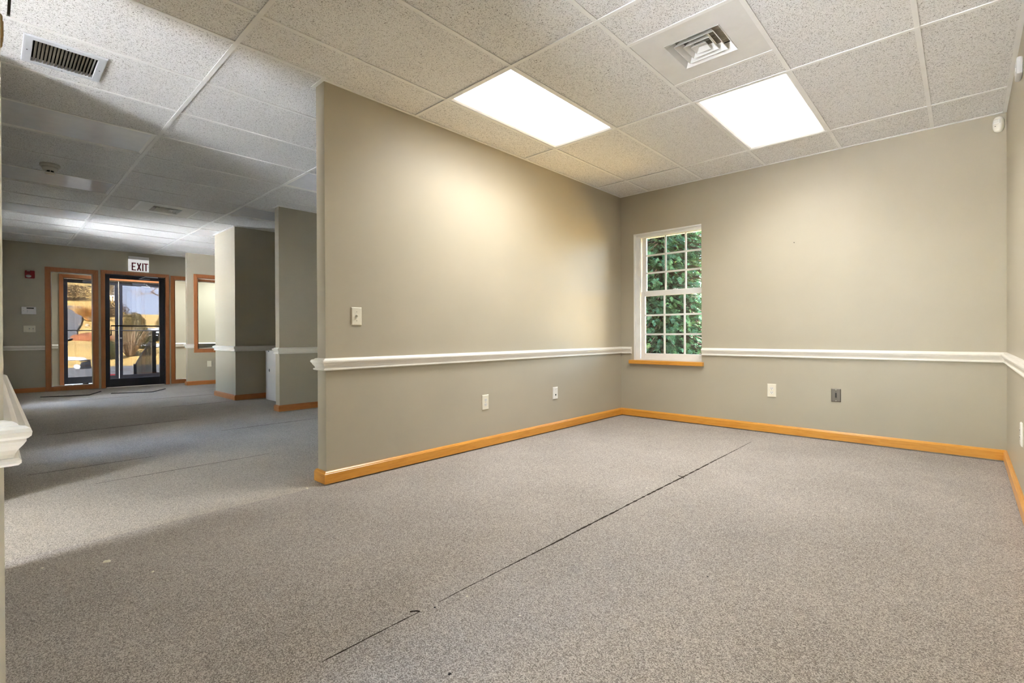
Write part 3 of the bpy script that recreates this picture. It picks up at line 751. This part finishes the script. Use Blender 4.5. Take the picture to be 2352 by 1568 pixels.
# outer pair of doors
d2 = thing('door_2', 'dark metal glazed double doors at the outer side of the vestibule', 'door', (XO, (OD0+OD1)/2, 0), kind='structure')
casing(OD0, OD1, 0.0, 2.14, XO, d2, bottom=False)
reveal(OD0, OD1, 0.0, 2.14, XO-.16, XO, d2, 'dark_metal', bottom=False, t_=.012)
l1 = leaf(OD0+.013, -3.249, .008, 2.126, XO-.10, XO-.055, .052, .060, .075, .135, d2)
l2 = leaf(-3.244, OD1-.013, .008, 2.126, XO-.10, XO-.055, .060, .066, .075, .135, d2)
for ll, a, b in ((l1, OD0+.05, -3.27), (l2, -3.22, OD1-.05)):
    MB().tube([(XO-.05, a, 1.09), (XO+.0, a, 1.09), (XO+.0, b, 1.09), (XO-.05, b, 1.09)], .010, 8).build('push_bar', 'dark_metal', ll)
    MB().box(XO-.055, XO-.01, (a+b)/2-.16, (a+b)/2+.10, 2.055, 2.105).build('closer_body', 'dark_metal', ll, bevel=.005)
    MB().tube([(XO-.02, (a+b)/2, 2.05), (XO+.02, (a+b)/2+.15, 2.04), (XO-.03, (a+b)/2+.05, 2.11)], .006, 6).build('closer_arm', 'silver', ll)
MB().disc((XO-.055, -3.215, .93), Y, Z, X, .018, .018, 0, .012, 14).build('lock_cylinder', 'silver', l2)
ds = MB(); ds.loft([[(XF-.10, -3.97, .084), (XF-.055, -3.97, .084), (XF-.055, -3.87, .084), (XF-.10, -3.87, .084)], [(XF-.10, -3.965, .104), (XF-.055, -3.965, .104), (XF-.055, -3.90, .120), (XF-.10, -3.90, .120)]])
tag(ds.build('door_stop', 'black_plastic'), 'small black rubber wedge on the bottom of the left side light', 'door stop')

# entrance mats: carpet inserts with dark edging on two sides
def mat_insert(p0, p1, p2, label):
    (ax, ay), (bx, by), (cx_, cy2) = p0, p1, p2
    dx, dy = ax-bx+cx_, ay-by+cy2
    t = thing('door_mat', label, 'door mat', (bx, by, 0), 'inlaid entrance mats')
    q = [(ax, ay), (bx, by), (cx_, cy2), (dx, dy)]
    MB().loft([[(*p, 0.0) for p in q], [(*p, .003) for p in q]]).build('pile', 'carpet_foyer', t)
    for a, b in ((p0, p1), (p1, p2)):
        MB().tube([(*a, .003), (*b, .003)], .0085, 6).build('edge_strip', 'grit', t)
mat_insert((-7.76, -4.575), (-7.49, -4.02), (-8.06, -3.80), 'carpet mat edged in black before the left side light')
mat_insert((-7.50, -3.735), (-7.25, -3.215), (-7.69, -2.94), 'carpet mat edged in black before the exit door')

# ------------------------------------------------------------------ small wall devices
t = thing('motion_sensor', 'off-white rounded motion sensor in the top right corner', 'motion sensor', (W-.033, 0, 2.49))
o = Vector((W-.036, -.002, 2.497)); d_n = Vector((-.45, -.9, 0)).normalized(); d_u = Vector((.9, -.45, 0)).normalized()
m = MB(); rings = []
for d, sc in ((.0, .92), (.012, 1.0), (.028, .96), (.038, .80), (.043, .5)):
    ring = []
    for a in range(24):
        aa = a*2*math.pi/24; ca, sa = math.cos(aa), math.sin(aa)
        r_u = .031*math.copysign(abs(ca)**.75, ca)*sc; r_z = .058*math.copysign(abs(sa)**.8, sa)*(sc*.5+.5)
        ring.append(o+d_u*r_u+Z*r_z+d_n*d)
    rings.append(ring)
m.loft(rings); m.build('body', 'sensor_white', t, True)
rings = []
for d, sc in ((.034, 1), (.044, .9), (.047, .6)):
    rings.append([o+d_u*.022*sc*x+Z*(.018+.018*sc*z)+d_n*d for x, z in ((-1, -1), (1, -1), (1, .7), (.6, 1), (-.6, 1), (-1, .7))])
MB().loft(rings).build('lens', 'plate_white', t)
MB().disc(o-Z*.016-d_u*.006, d_u, Z, d_n, .004, .002, .042, .0445, 8).build('indicator', 'slot_dark', t)
o = Vector((W, -1.30, 2.385))
t = thing('wall_sensor', 'pale grey sensor box high on the right wall at the photo edge', 'sensor', o)
MB().obox(o, -Y, Z, -X, .13, .095, 0, .026).build('body', 'pale_grey', t, bevel=.010)
MB().obox(o-Z*.01, -Y, Z, -X, .06, .02, .025, .028).build('lens', 'plate_white', t)
o = Vector((.60, YN, 1.99))
t = thing('wall_box', 'small tan rounded box high on the near wall at the left edge', 'wall box', o)
MB().obox(o, -X, Z, Y, .09, .085, 0, .020).build('body', 'tan_box', t, bevel=.008)
MB().obox(o, -X, Z, Y, .05, .05, .019, .022).build('cover', 'tan_box', t)

m = MB().disc((1.830, 0, 1.8045), X, Z, -Y, .0035, .0035, 0, .010, 10, .8)
tag(m.build('wall_nail', 'slot_dark'), 'tiny dark nail in the window wall right of the window', 'nail')

# ------------------------------------------------------------------ white cabinet in the alcove
cx0, cx1, cy0_, cy1_, cz = -4.735, -4.22, -2.28, -1.72, .738
t = thing('low_cabinet', 'low white cabinet with cable hole half hidden behind the thin stub wall', 'cabinet', ((cx0+cx1)/2, (cy0_+cy1_)/2, 0))
pm = MB(); th = .018
def hole_panel(m, x0, x1, z0, z1, y, thk, hx, hz, r):
    seg = 16
    circ = [(hx+r*math.cos(a*2*math.pi/seg), hz+r*math.sin(a*2*math.pi/seg)) for a in range(seg)]
    def edge(a):
        c, s = math.cos(a), math.sin(a); k1 = ((x1 if c > 0 else x0)-hx)/c if abs(c) > 1e-6 else 1e9; k2 = ((z1 if s > 0 else z0)-hz)/s if abs(s) > 1e-6 else 1e9
        k_ = min(k1, k2); return (hx+c*k_, hz+s*k_)
    angs = sorted([a*2*math.pi/seg for a in range(seg)]+[math.atan2(z-hz, x-hx) % (2*math.pi) for x in (x0, x1) for z in (z0, z1)])
    n_ = len(angs)
    rin = [(hx+r*math.cos(a), hz+r*math.sin(a)) for a in angs]; rout = [edge(a) for a in angs]
    rings = []
    for yy, rr in ((y, rin), (y, rout), (y+thk, rout), (y+thk, rin), (y, rin)): rings.append([(p[0], yy, p[1]) for p in rr])
    m.loft(rings, cap=False)
hole_panel(pm, cx0, cx1, .004, cz-th, cy0_, th, cx0+.13, .445, .027)
pm.build('back_panel', 'melamine', t)
MB().disc((cx0+.13, cy0_+.006, .445), X, Z, Y, .0275, .0275, 0, .010, 16).build('hole_shade', 'slot_dark', t)  # black disc fills the hole, standing in for the shade inside
MB().box(cx0, cx0+th, cy0_+th, cy1_, .004, cz-th).build('side_panel', 'melamine', t)
MB().box(cx1-th, cx1, cy0_+th, cy1_, .004, cz-th).build('side_panel', 'melamine', t)
MB().box(cx0-.002, cx1+.002, cy0_-.004, cy1_+.01, cz-th, cz).build('top', 'melamine', t)
MB().box(cx0+th, cx1-th, cy0_+th, cy1_, .35, .35+th).build('shelf', 'melamine', t)
MB().box(cx0+.10, cx0+.15, cy0_-.0045, cy0_-.003, cz-.016, cz-.002).build('notch', 'slot_dark', t)

# ------------------------------------------------------------------ scraps on the carpet
for x, y, r, mt, where in ((.327, -4.784, .013, 'lint', 'largest white lint scrap on the carpet at lower left'), (.202, -4.975, .006, 'lint', 'white lint speck on the carpet beside the left photo edge'), (.579, -4.672, .007, 'lint', 'white lint speck on the carpet right of the largest scrap'),
                   (-.02, -3.77, .010, 'lint', 'white lint tuft on the carpet at the foot of the partition end'), (1.546, -2.348, .007, 'lint', 'white lint speck beside the far half of the long seam'), (1.66, -3.935, .005, 'lint', 'white lint speck beside the near end of the long seam'), (1.883, -3.896, .005, 'lint', 'white lint speck on open carpet right of the long seam'),
                   (1.927, -4.24, .006, 'grit', 'dark speck of grit on the carpet at the bottom of the photo'), (2.25, -3.2, .004, 'grit', 'dark speck of grit on open carpet at lower right'), (1.63, -4.06, .005, 'grit', 'dark speck of grit in the break of the long seam')):
    m = MB(); seg = 9; rr = [r*random.uniform(.5, 1.3) for _ in range(seg)]
    m.loft([[(x+q*math.cos(a*2*math.pi/seg), y+q*math.sin(a*2*math.pi/seg), -.001) for a, q in enumerate(rr)], [(x+.7*q*math.cos(a*2*math.pi/seg), y+.7*q*math.sin(a*2*math.pi/seg), r*.45*random.uniform(.5, 1)) for a, q in enumerate(rr)]])
    tag(m.build('lint_scrap' if mt == 'lint' else 'grit_speck', mt), where, 'scrap', 'litter on the carpet')

# ------------------------------------------------------------------ unseen windows added for daylight, behind the camera and in the left foyer wall
t = thing('window_7', 'added unseen daylight window behind the camera', 'window', ((BW0+BW1)/2, BY, .06), kind='structure')  # added to send daylight up onto the room ceiling
MB().box(BW0, BW0+.05, BY-.09, BY-.04, .06, BZ).box(BW1-.05, BW1, BY-.09, BY-.04, .06, BZ).box(BW0+.05, BW1-.05, BY-.09, BY-.04, .06, .11).box(BW0+.05, BW1-.05, BY-.09, BY-.04, BZ-.05, BZ).build('frame', 'window_white', t)
MB().box(BW0+.05, BW1-.05, BY-.068, BY-.064, .11, BZ-.05).build('pane', 'glass_clear', t)
q = bpy.data.lights.new('window_portal', 'AREA'); q.shape = 'RECTANGLE'; q.size = BW1-BW0; q.size_y = BZ-.06; q.cycles.is_portal = True
qo = bpy.data.objects.new('window_portal', q); COL.objects.link(qo); qo.location = ((BW0+BW1)/2, BY-.13, BZ/2+.03); qo.rotation_euler = (math.radians(90), 0, 0)
t = thing('window_8', 'added unseen daylight window at the end of the hall left of the camera', 'window', (.60, -8.0, .06), kind='structure')  # added to light the floor band and the near ceiling
MB().box(.20, .25, -8.11, -8.06, .06, HZ).box(.95, 1.0, -8.11, -8.06, .06, HZ).box(.25, .95, -8.11, -8.06, .06, .11).box(.25, .95, -8.11, -8.06, HZ-.05, HZ).build('frame', 'window_white', t)
MB().box(.25, .95, -8.088, -8.084, .11, HZ-.05).build('pane', 'glass_clear', t)
q = bpy.data.lights.new('window_portal', 'AREA'); q.shape = 'RECTANGLE'; q.size = .80; q.size_y = HZ-.06; q.cycles.is_portal = True
qo = bpy.data.objects.new('window_portal', q); COL.objects.link(qo); qo.location = (.60, -8.16, HZ/2+.03); qo.rotation_euler = (math.radians(90), 0, 0)
for i, (a, b, zt) in enumerate(LW):  # both added to light the foyer from out of view
    t = thing('window_%d' % (5+i), ('added unseen daylight window in the left foyer wall facing the closet block', 'added unseen low daylight window in the left foyer wall facing the partition')[i], 'window', ((a+b)/2, -5.18, .20), kind='structure')
    MB().box(a, a+.05, -5.27, -5.22, .20, zt).box(b-.05, b, -5.27, -5.22, .20, zt).box(a+.05, b-.05, -5.27, -5.22, .20, .25).box(a+.05, b-.05, -5.27, -5.22, zt-.05, zt).box((a+b)/2-.02, (a+b)/2+.02, -5.27, -5.22, .25, zt-.05).build('frame', 'window_white', t)
    MB().box(a+.05, (a+b)/2-.02, -5.248, -5.244, .25, zt-.05).build('pane', 'glass_clear', t); MB().box((a+b)/2+.02, b-.05, -5.248, -5.244, .25, zt-.05).build('pane', 'glass_clear', t)
    q = bpy.data.lights.new('window_portal', 'AREA'); q.shape = 'RECTANGLE'; q.size = b-a; q.size_y = zt-.20; q.cycles.is_portal = True
    qo = bpy.data.objects.new('window_portal', q); COL.objects.link(qo); qo.location = ((a+b)/2, -5.31, (zt+.2)/2); qo.rotation_euler = (math.radians(90), 0, 0)
q = bpy.data.lights.new('door_portal', 'AREA'); q.shape = 'RECTANGLE'; q.size = OD1-OD0; q.size_y = 2.1; q.cycles.is_portal = True
qo = bpy.data.objects.new('door_portal', q); COL.objects.link(qo); qo.location = (XO-.17, (OD0+OD1)/2, 1.07); qo.rotation_euler = (math.radians(90), 0, math.radians(-90))

# ------------------------------------------------------------------ outside: terrain
prof = [(60, -.6), (-11.65, -.6), (-30, -.6), (-33, -.25), (-36, .25), (-41, .48), (-45, .85), (-57.5, 2.1), (-71, 4.4), (-80, 6.6), (-120, 13)]
def gz(x):
    for (xa, za), (xb, zb) in zip(prof, prof[1:]):
        if xb <= x <= xa: return za+(zb-za)*(x-xa)/(xb-xa)
    return prof[-1][1]
m = MB(); xs = sorted({60, 20, 3.8, -10.3, -12, -16, -22, -30, -31.5, -33, -34.5, -36, -38.5, -41, -43, -45, -50, -57.5, -64, -71, -80, -100, -120})
ys = [-90, -40, -20, -10, -5.4, -2, 0.3, 3, 8, 20, 50, 110]
grid = [[(x, y, gz(x)-.02+.10*math.sin(x*.35)*math.sin(y*.4)*(1 if x < -34 else 0)) for y in ys] for x in xs]
for a in range(len(xs)-1):
    for b in range(len(ys)-1): m.poly([grid[a][b], grid[a][b+1], grid[a+1][b+1], grid[a+1][b]])
g = m.build('ground', 'lawn'); struct(g, 'dry golden lawn outside', 'lawn')
struct(MB().box(-30, 25, -60, -5.6, -.8, -.56).build('snow_bounce', 'snow'), 'unseen sunlit snow added to bounce daylight into the windows', 'snow')  # sunlit sheet added out of view to bounce light onto the ceilings
m = MB(); m.box(-30, -12.6, -5.6, 60, -.8, -.605+.012)
struct(m.build('pavement', 'asphalt'), 'grey asphalt drive before the entrance', 'pavement')
m = MB(); m.box(-11.6, -10.27, -4.6, -1.2, -.62, -.02)
for k_ in range(3): m.box(-11.6-.30*(k_+1), -11.6-.30*k_, -4.6, -2.45, -.62, -.02-.15*(k_+1))
m.box(-16.5, -12.5, -5.2, -1.8, -.62, -.585)
struct(m.build('landing', 'concrete'), 'concrete landing and steps outside the doors', 'steps')
# driveway climbing the hill and beds
def strip(pts, wd, name, mat, label, cat, dz=.05):
    m = MB(); L = []
    for k_, (x, y) in enumerate(pts): L.append(((x, y-wd/2, gz(x)+dz), (x, y+wd/2, gz(x)+dz)))
    for a, b in zip(L, L[1:]): m.poly([a[0], a[1], b[1], b[0]])
    o = m.build(name, mat); struct(o, label, cat)
strip([(-41.5, -3.4), (-45, -2.2), (-50, -1.8), (-57.5, -.8), (-64, .0), (-71, .6)], 3.0, 'driveway', 'asphalt', 'grey driveway winding up the hill', 'driveway', .12)
def blob(c, rx_, ry_, rz_, seg=14, rows=6, jag=.12):
    m = MB(); rings = []
    for r in range(rows+1):
        th_ = math.pi/2*r/rows
        rings.append([(c[0]+rx_*math.cos(th_)*math.cos(a*2*math.pi/seg)*(1+random.uniform(-jag, jag)), c[1]+ry_*math.cos(th_)*math.sin(a*2*math.pi/seg)*(1+random.uniform(-jag, jag)), c[2]+rz_*math.sin(th_)) for a in range(seg)])
    m.loft(rings); return m
def add(m, name, mat, label, cat, group=None, smooth=True): return tag(m.build(name, mat, None, smooth), label, cat, group)
add(blob((-33.2, -2.7, gz(-33.2)-.12), .8, 1.5, .22), 'snow_patch', 'snow', 'melting snow patch on the lawn seen through the left side light', 'snow')
add(blob((-38.5, 2.6, gz(-38.5)-.1), .9, 1.2, .22), 'snow_patch', 'snow', 'melting snow patch beside the shrub seen through the door', 'snow')
add(blob((-44.6, .2, gz(-44.6)-.25), 1.4, 1.7, .75), 'mulch_mound', 'mulch', 'reddish mulch mound beside the driveway', 'mound')
add(blob((-52.5, 1.6, gz(-52.5)-.3), 1.6, 1.6, .5), 'grass_mound', 'straw', 'golden grass mound on the hillside', 'mound')
for k_, wh in enumerate(('leftmost', 'second', 'middle', 'fourth', 'rightmost')):
    add(blob((-56.6+random.uniform(-.15, .15), .5+k_*.52, gz(-56.6)-.1), .18, .17, .3, 8, 3, .15), 'boulder', 'rock', wh+' pale boulder in the row below the golden grass plume', 'rock', 'boulders on the hillside')
def tuft(c, n_, ln, spread, rad, name, mat, label, cat, up_=1.0, droop=.3):
    m = MB()
    for k_ in range(n_):
        a = random.uniform(0, 2*math.pi); s = spread*math.sqrt(random.random()); L_ = ln*random.uniform(.6, 1)
        d = Vector((math.cos(a)*s, math.sin(a)*s, up_)).normalized()
        p0 = Vector(c)+Vector((math.cos(a)*s*.12*ln, math.sin(a)*s*.12*ln, 0)); p1 = p0+d*L_*.55; p2 = p1+(d+Vector((math.cos(a)*droop, math.sin(a)*droop, -droop))).normalized()*L_*.45
        m.tube([p0, p1, p2], [rad, rad*.8, rad*.25], 3, False)
    return tag(m.build(name, mat), label, cat)
tuft((-60.2, 1.6, gz(-60.2)), 700, 2.0, .85, .02, 'grass_clump', 'straw', 'large golden plume of dry ornamental grass', 'grass clump')
tuft((-58.4, 1.9, gz(-58.4)), 220, .9, .9, .02, 'grass_clump', 'twig', 'low greyish dry grass clump above the boulders', 'grass clump')
tuft((-33.4, .55, gz(-33.4)), 150, 2.2, .62, .016, 'bare_shrub', 'twig', 'leafless twiggy shrub before the round bush', 'shrub', droop=.1)
def leaf_ball(c, r, n_, size, name, mat, label, cat, stem='bark', flat=1.0, group=None):
    t = thing(name, label, cat, (c[0], c[1], c[2]-r[2]), group)
    m = MB()
    for k_ in range(n_):
        d = Vector((random.gauss(0, 1), random.gauss(0, 1), random.gauss(0, 1))).normalized()
        q = random.uniform(.72, 1.0) if random.random() < .8 else random.uniform(.2, .7)
        p = Vector((c[0]+d.x*r[0]*q, c[1]+d.y*r[1]*q, c[2]+d.z*r[2]*q))
        nn = (d+Vector((random.uniform(-.8, .8), random.uniform(-.8, .8), random.uniform(-.8, .8)))).normalized()
        a = nn.cross(Vector((random.random(), random.random(), 1))).normalized(); b = nn.cross(a)
        s = size*random.uniform(.6, 1.3)
        m.poly([p-a*s, p-b*s*.45+nn*s*.2, p+a*s, p+b*s*.45+nn*s*.2])
    m.build('foliage', mat, t)
    MB().tube([(c[0], c[1], c[2]-r[2]-.1), (c[0], c[1], c[2])], [.07, .03], 6).build('stem', stem, t)
    return t
leaf_ball((-39.4, 1.75, 1.55), (.75, .75, 1.15), 5200, .06, 'round_bush', 'shrub_leaf', 'rounded brown-green bush seen through the exit door', 'bush')
leaf_ball((-35.8, 1.6, .85), (.55, .6, .75), 3000, .05, 'boxwood_bush', 'boxwood', 'dark green clipped bush behind the leafless shrub', 'bush')
leaf_ball((-46.5, 5.2, 1.8), (1.0, .9, 1.1), 4500, .065, 'round_bush', 'shrub_leaf', 'brown-green bush at the right edge of the door glass', 'bush')
leaf_ball((-32.6, -.5, .25), (.5, .5, .6), 1800, .05, 'boxwood_bush', 'boxwood', 'small yellow-green bush left of the leafless shrub', 'bush')
def bare_tree(base_, h_, label, spread=.6, lvl=4, lean=(0, 0), r0=.12):
    t = thing('bare_tree', label, 'tree', base_)
    m = MB(); b = MB()
    def grow(p, d, L_, r, k_):
        q = p+d*L_; tgt = m if k_ < 2 else b
        mid = p+d*L_*.5+Vector((random.uniform(-1, 1), random.uniform(-1, 1), random.uniform(-.4, .4)))*L_*.06
        tgt.tube([p, mid, q], [r, r*.85, r*.68], 5 if k_ < 2 else 3, False)
        if k_ >= lvl+1: return
        for _ in range(3 if k_ < 3 else 4):
            nd = (d+Vector((random.uniform(-1, 1), random.uniform(-1, 1), random.uniform(-.55, .8)))*spread*1.3).normalized()
            grow(p+d*L_*random.uniform(.55, 1), nd, L_*random.uniform(.55, .8), r*.55, k_+1)
    grow(Vector(base_), Vector((lean[0], lean[1], 1)).normalized(), h_*.32, r0, 0)
    m.build('trunk', 'bark', t); b.build('branches', 'twig', t)
bare_tree((-38.6, 4.7, gz(-38.6)), 8.5, 'leafless tree spreading in from the right of the door glass', .8, 4, (0, -.30), .17)
bare_tree((-88, 2.0, gz(-88)), 9.0, 'gnarled leafless tree at the top of the hill', .8, 4, (0, 0), .30)
leaf_ball((-75, 1.4, gz(-75)+.9), (1.2, 2.2, 1.1), 4000, .07, 'hill_shrub', 'bramble', 'brown tangled shrub below the gnarled tree', 'shrub')
leaf_ball((-63.4, 3.7, gz(-63.4)+.7), (1.2, 1.6, 1.0), 3200, .07, 'hill_shrub', 'bramble', 'brown tangled shrub right of the golden grass', 'shrub')

# houses and fence beyond
hx, hy = -66, 5.4
t = thing('house', 'large pale grey house seen through the exit door', 'house', (hx, hy+6, gz(hx)))
MB().box(hx-8, hx, hy, hy+14, gz(hx)-3.0, gz(hx)+6.5).build('wall', 'siding', t)
m = MB(); m.loft([[(hx-9, hy-.6, gz(hx)+6.5), (hx+.7, hy-.6, gz(hx)+6.5), (hx+.7, hy+14.6, gz(hx)+6.5), (hx-9, hy+14.6, gz(hx)+6.5)], [(hx-4.2, hy-.6, gz(hx)+9.5), (hx-3.8, hy-.6, gz(hx)+9.5), (hx-3.8, hy+14.6, gz(hx)+9.5), (hx-4.2, hy+14.6, gz(hx)+9.5)]]); m.build('roof', 'roof_brown', t)
for yy in (8.0, 11.0):
    f_ = MB().box(hx, hx+.08, hy+yy-5.6, hy+yy-4.5, gz(hx)+3.2, gz(hx)+5.0).build('window', 'fence_white', t)
    MB().box(hx+.08, hx+.09, hy+yy-5.5, hy+yy-4.6, gz(hx)+3.3, gz(hx)+4.9).build('pane', 'lcd', f_)
fx_ = -75.5
t = thing('porch_fence', 'white porch balustrade on the hill left of the grey house', 'fence', (fx_, 5.6, gz(fx_)))
MB().box(fx_, fx_+.1, 4.2, 7.6, 6.05, 6.2).build('top_rail', 'fence_white', t); MB().box(fx_, fx_+.1, 4.2, 7.6, 5.2, 5.3).build('bottom_rail', 'fence_white', t)
for k_ in range(14): MB().box(fx_, fx_+.08, 4.25+k_*.25, 4.35+k_*.25, 5.3, 6.05).build('baluster', 'fence_white', t)
MB().box(fx_-3.5, fx_-3.0, 4.3, 8, 5.0, 8.0).build('porch_wall', 'fence_white', t); MB().box(fx_-4, fx_+.6, 4.1, 8.3, 8.0, 8.35).build('porch_roof', 'roof_brown', t)

# parked car
cx_, cy_ = -43.2, 5.4
t = thing('car', 'pale silver car parked behind the shrubs', 'car', (cx_, cy_, gz(cx_)))
def car_ring(x): return [(x, y, z) for y, z in ((3.1, .35), (3.0, .75), (3.35, .95), (4.3, 1.02), (4.9, 1.48), (6.3, 1.52), (7.1, 1.05), (7.6, .95), (7.7, .40))]
zz = gz(cx_)
m = MB(); m.loft([[(x, y, z+zz) for x, y, z in car_ring(q)] for q in (cx_-.85, cx_+.85)]); m.build('body', 'car_paint', t)
MB().loft([[(cx_+.855, y, z+zz) for y, z in ((4.5, 1.06), (5.0, 1.42), (6.25, 1.45), (6.85, 1.06))], [(cx_+.87, y, z+zz) for y, z in ((4.5, 1.06), (5.0, 1.42), (6.25, 1.45), (6.85, 1.06))]]).build('side_window', 'lcd', t)
for yy in (4.0, 6.8):
    for s in (-.8, .8): MB().disc((cx_+s, yy, zz+.33), Y, Z, X, .33, .33, -.1, .1, 16).build('wheel', 'tyre', t)

# overturned wheeled bin on the drive
bx_, by_, bz_ = -28.7, -1.95, -.593
t = thing('wheeled_bin', 'black wheeled bin lying on its side on the drive', 'bin', (bx_, by_, bz_))
m = MB(); m.loft([[(bx_-.20, by_-.18, bz_+.02), (bx_+.20, by_-.18, bz_+.02), (bx_+.20, by_-.12, bz_+.30), (bx_-.20, by_-.12, bz_+.30)], [(bx_-.25, by_+.24, bz_), (bx_+.25, by_+.24, bz_), (bx_+.25, by_+.20, bz_+.38), (bx_-.25, by_+.20, bz_+.38)]]); m.build('body', 'black_plastic', t)
m = MB(); m.loft([[(bx_-.26, by_-.16, bz_+.36), (bx_+.26, by_-.16, bz_+.36), (bx_+.26, by_+.22, bz_+.40), (bx_-.26, by_+.22, bz_+.40)], [(bx_-.26, by_-.16, bz_+.40), (bx_+.26, by_-.16, bz_+.40), (bx_+.26, by_+.22, bz_+.44), (bx_-.26, by_+.22, bz_+.44)]]); m.build('lid', 'black_plastic', t)
MB().disc((bx_+.2, by_-.28, bz_+.11), Y, Z, X, .11, .11, -.03, .03, 16).build('wheel', 'pale_grey', t)
MB().disc((bx_-.2, by_-.28, bz_+.11), Y, Z, X, .11, .11, -.03, .03, 16).build('wheel', 'pale_grey', t)
tag(MB().box(-21.5, -21.3, -1.95, -1.65, -.593, -.50).build('loose_brick', 'alarm_red'), 'red brick lying on the pavement before the doors', 'brick')

# railing of the landing and steps
t = thing('stair_railing', 'dark metal handrail with thin balusters beside the outer steps', 'railing', (-11.3, -2.42, -.02))
px_, py_ = -11.35, -2.42
MB().box(px_-.04, px_+.04, py_-.04, py_+.04, -.02, 1.08).build('post', 'dark_metal', t)
MB().box(px_-.05, px_+.05, py_-.05, py_+.05, 1.08, 1.10).build('post_cap', 'dark_metal', t)
ex = -13.6
MB().box(ex-.03, ex+.03, py_-.03, py_+.03, -.59, .22).build('post', 'dark_metal', t)
MB().tube([(px_, py_, .98), (ex, py_, .18)], .022, 6).build('hand_rail', 'dark_metal', t); MB().tube([(px_, py_, .12), (ex, py_, -.48)], .016, 6).build('bottom_rail', 'dark_metal', t)
for k_ in range(1, 18):
    q = k_/18; x = px_+(ex-px_)*q
    MB().box(x-.008, x+.008, py_-.008, py_+.008, .12-.60*q, .98-.80*q).build('baluster', 'dark_metal', t)
MB().box(px_-.02, px_+.02, py_, -1.25, 1.00, 1.04).build('hand_rail', 'dark_metal', t); MB().box(px_-.015, px_+.015, py_, -1.25, .88, .91).build('mid_rail', 'dark_metal', t); MB().box(px_-.015, px_+.015, py_, -1.25, .06, .09).build('bottom_rail', 'dark_metal', t)
for k_ in range(1, 9):
    y = py_+k_*.13; MB().box(px_-.008, px_+.008, y-.008, y+.008, .09, .88).build('baluster', 'dark_metal', t)

# ------------------------------------------------------------------ evergreen outside the window
def conifer(bx, by, bz, h_, rad, n_, label, seed):
    rnd = random.Random(seed)
    t = thing('evergreen_tree', label, 'tree', (bx, by, bz))
    MB().tube([(bx, by, bz-.1), (bx+.05, by, bz+h_*.5), (bx, by, bz+h_)], [.16, .10, .02], 8).build('trunk', 'bark', t)
    br = MB(); fo = MB()
    for k_ in range(n_):
        z = bz+.3+(h_-.4)*rnd.random()**1.2; a = rnd.uniform(0, 2*math.pi); R_ = rad*(1-(z-bz)/h_*.75)*rnd.uniform(.45, 1.05)
        d = Vector((math.cos(a), math.sin(a), 0)); s = d.cross(Z)
        if k_ % 6 == 0: br.tube([(bx, by, z), (bx+d.x*R_*.6, by+d.y*R_*.6, z+.08), (bx+d.x*R_, by+d.y*R_, z-.05)], [.02, .012, .004], 4, False)
        tip = Vector((bx, by, z))+d*R_
        fl_ = rnd.uniform(.07, .17); dr = rnd.uniform(-.2, 1.0); s = (s+Vector((rnd.uniform(-.5, .5), rnd.uniform(-.5, .5), rnd.uniform(-1, 1)))).normalized()
        stem = (d+Vector((rnd.uniform(-.5, .5), rnd.uniform(-.5, .5), -dr))).normalized()
        for q in range(5):
            f0 = q/5; p = tip-stem*fl_*.5+stem*fl_*f0; ll = fl_*.42*(1-f0*.75)
            for sg in (-1, 1):
                e = p+(s*sg+stem*.8).normalized()*ll+Vector((0, 0, -.2*ll)); wv = stem*.011
                fo.poly([p-wv*.5, p+wv, e+wv*.4, e-wv*.2]) 
    br.build('branches', 'bark', t); fo.build('foliage', 'conifer_leaf', t)
conifer(-1.35, 3.9, -.6, 5.6, 2.0, 26000, 'dense green evergreen filling the view through the window', 3)
conifer(-5.2, 8.4, -.6, 7.0, 2.2, 9000, 'second evergreen behind, left through the window', 5)
conifer(1.8, 8.8, -.6, 6.5, 2.0, 9000, 'third evergreen behind, right through the window', 8)
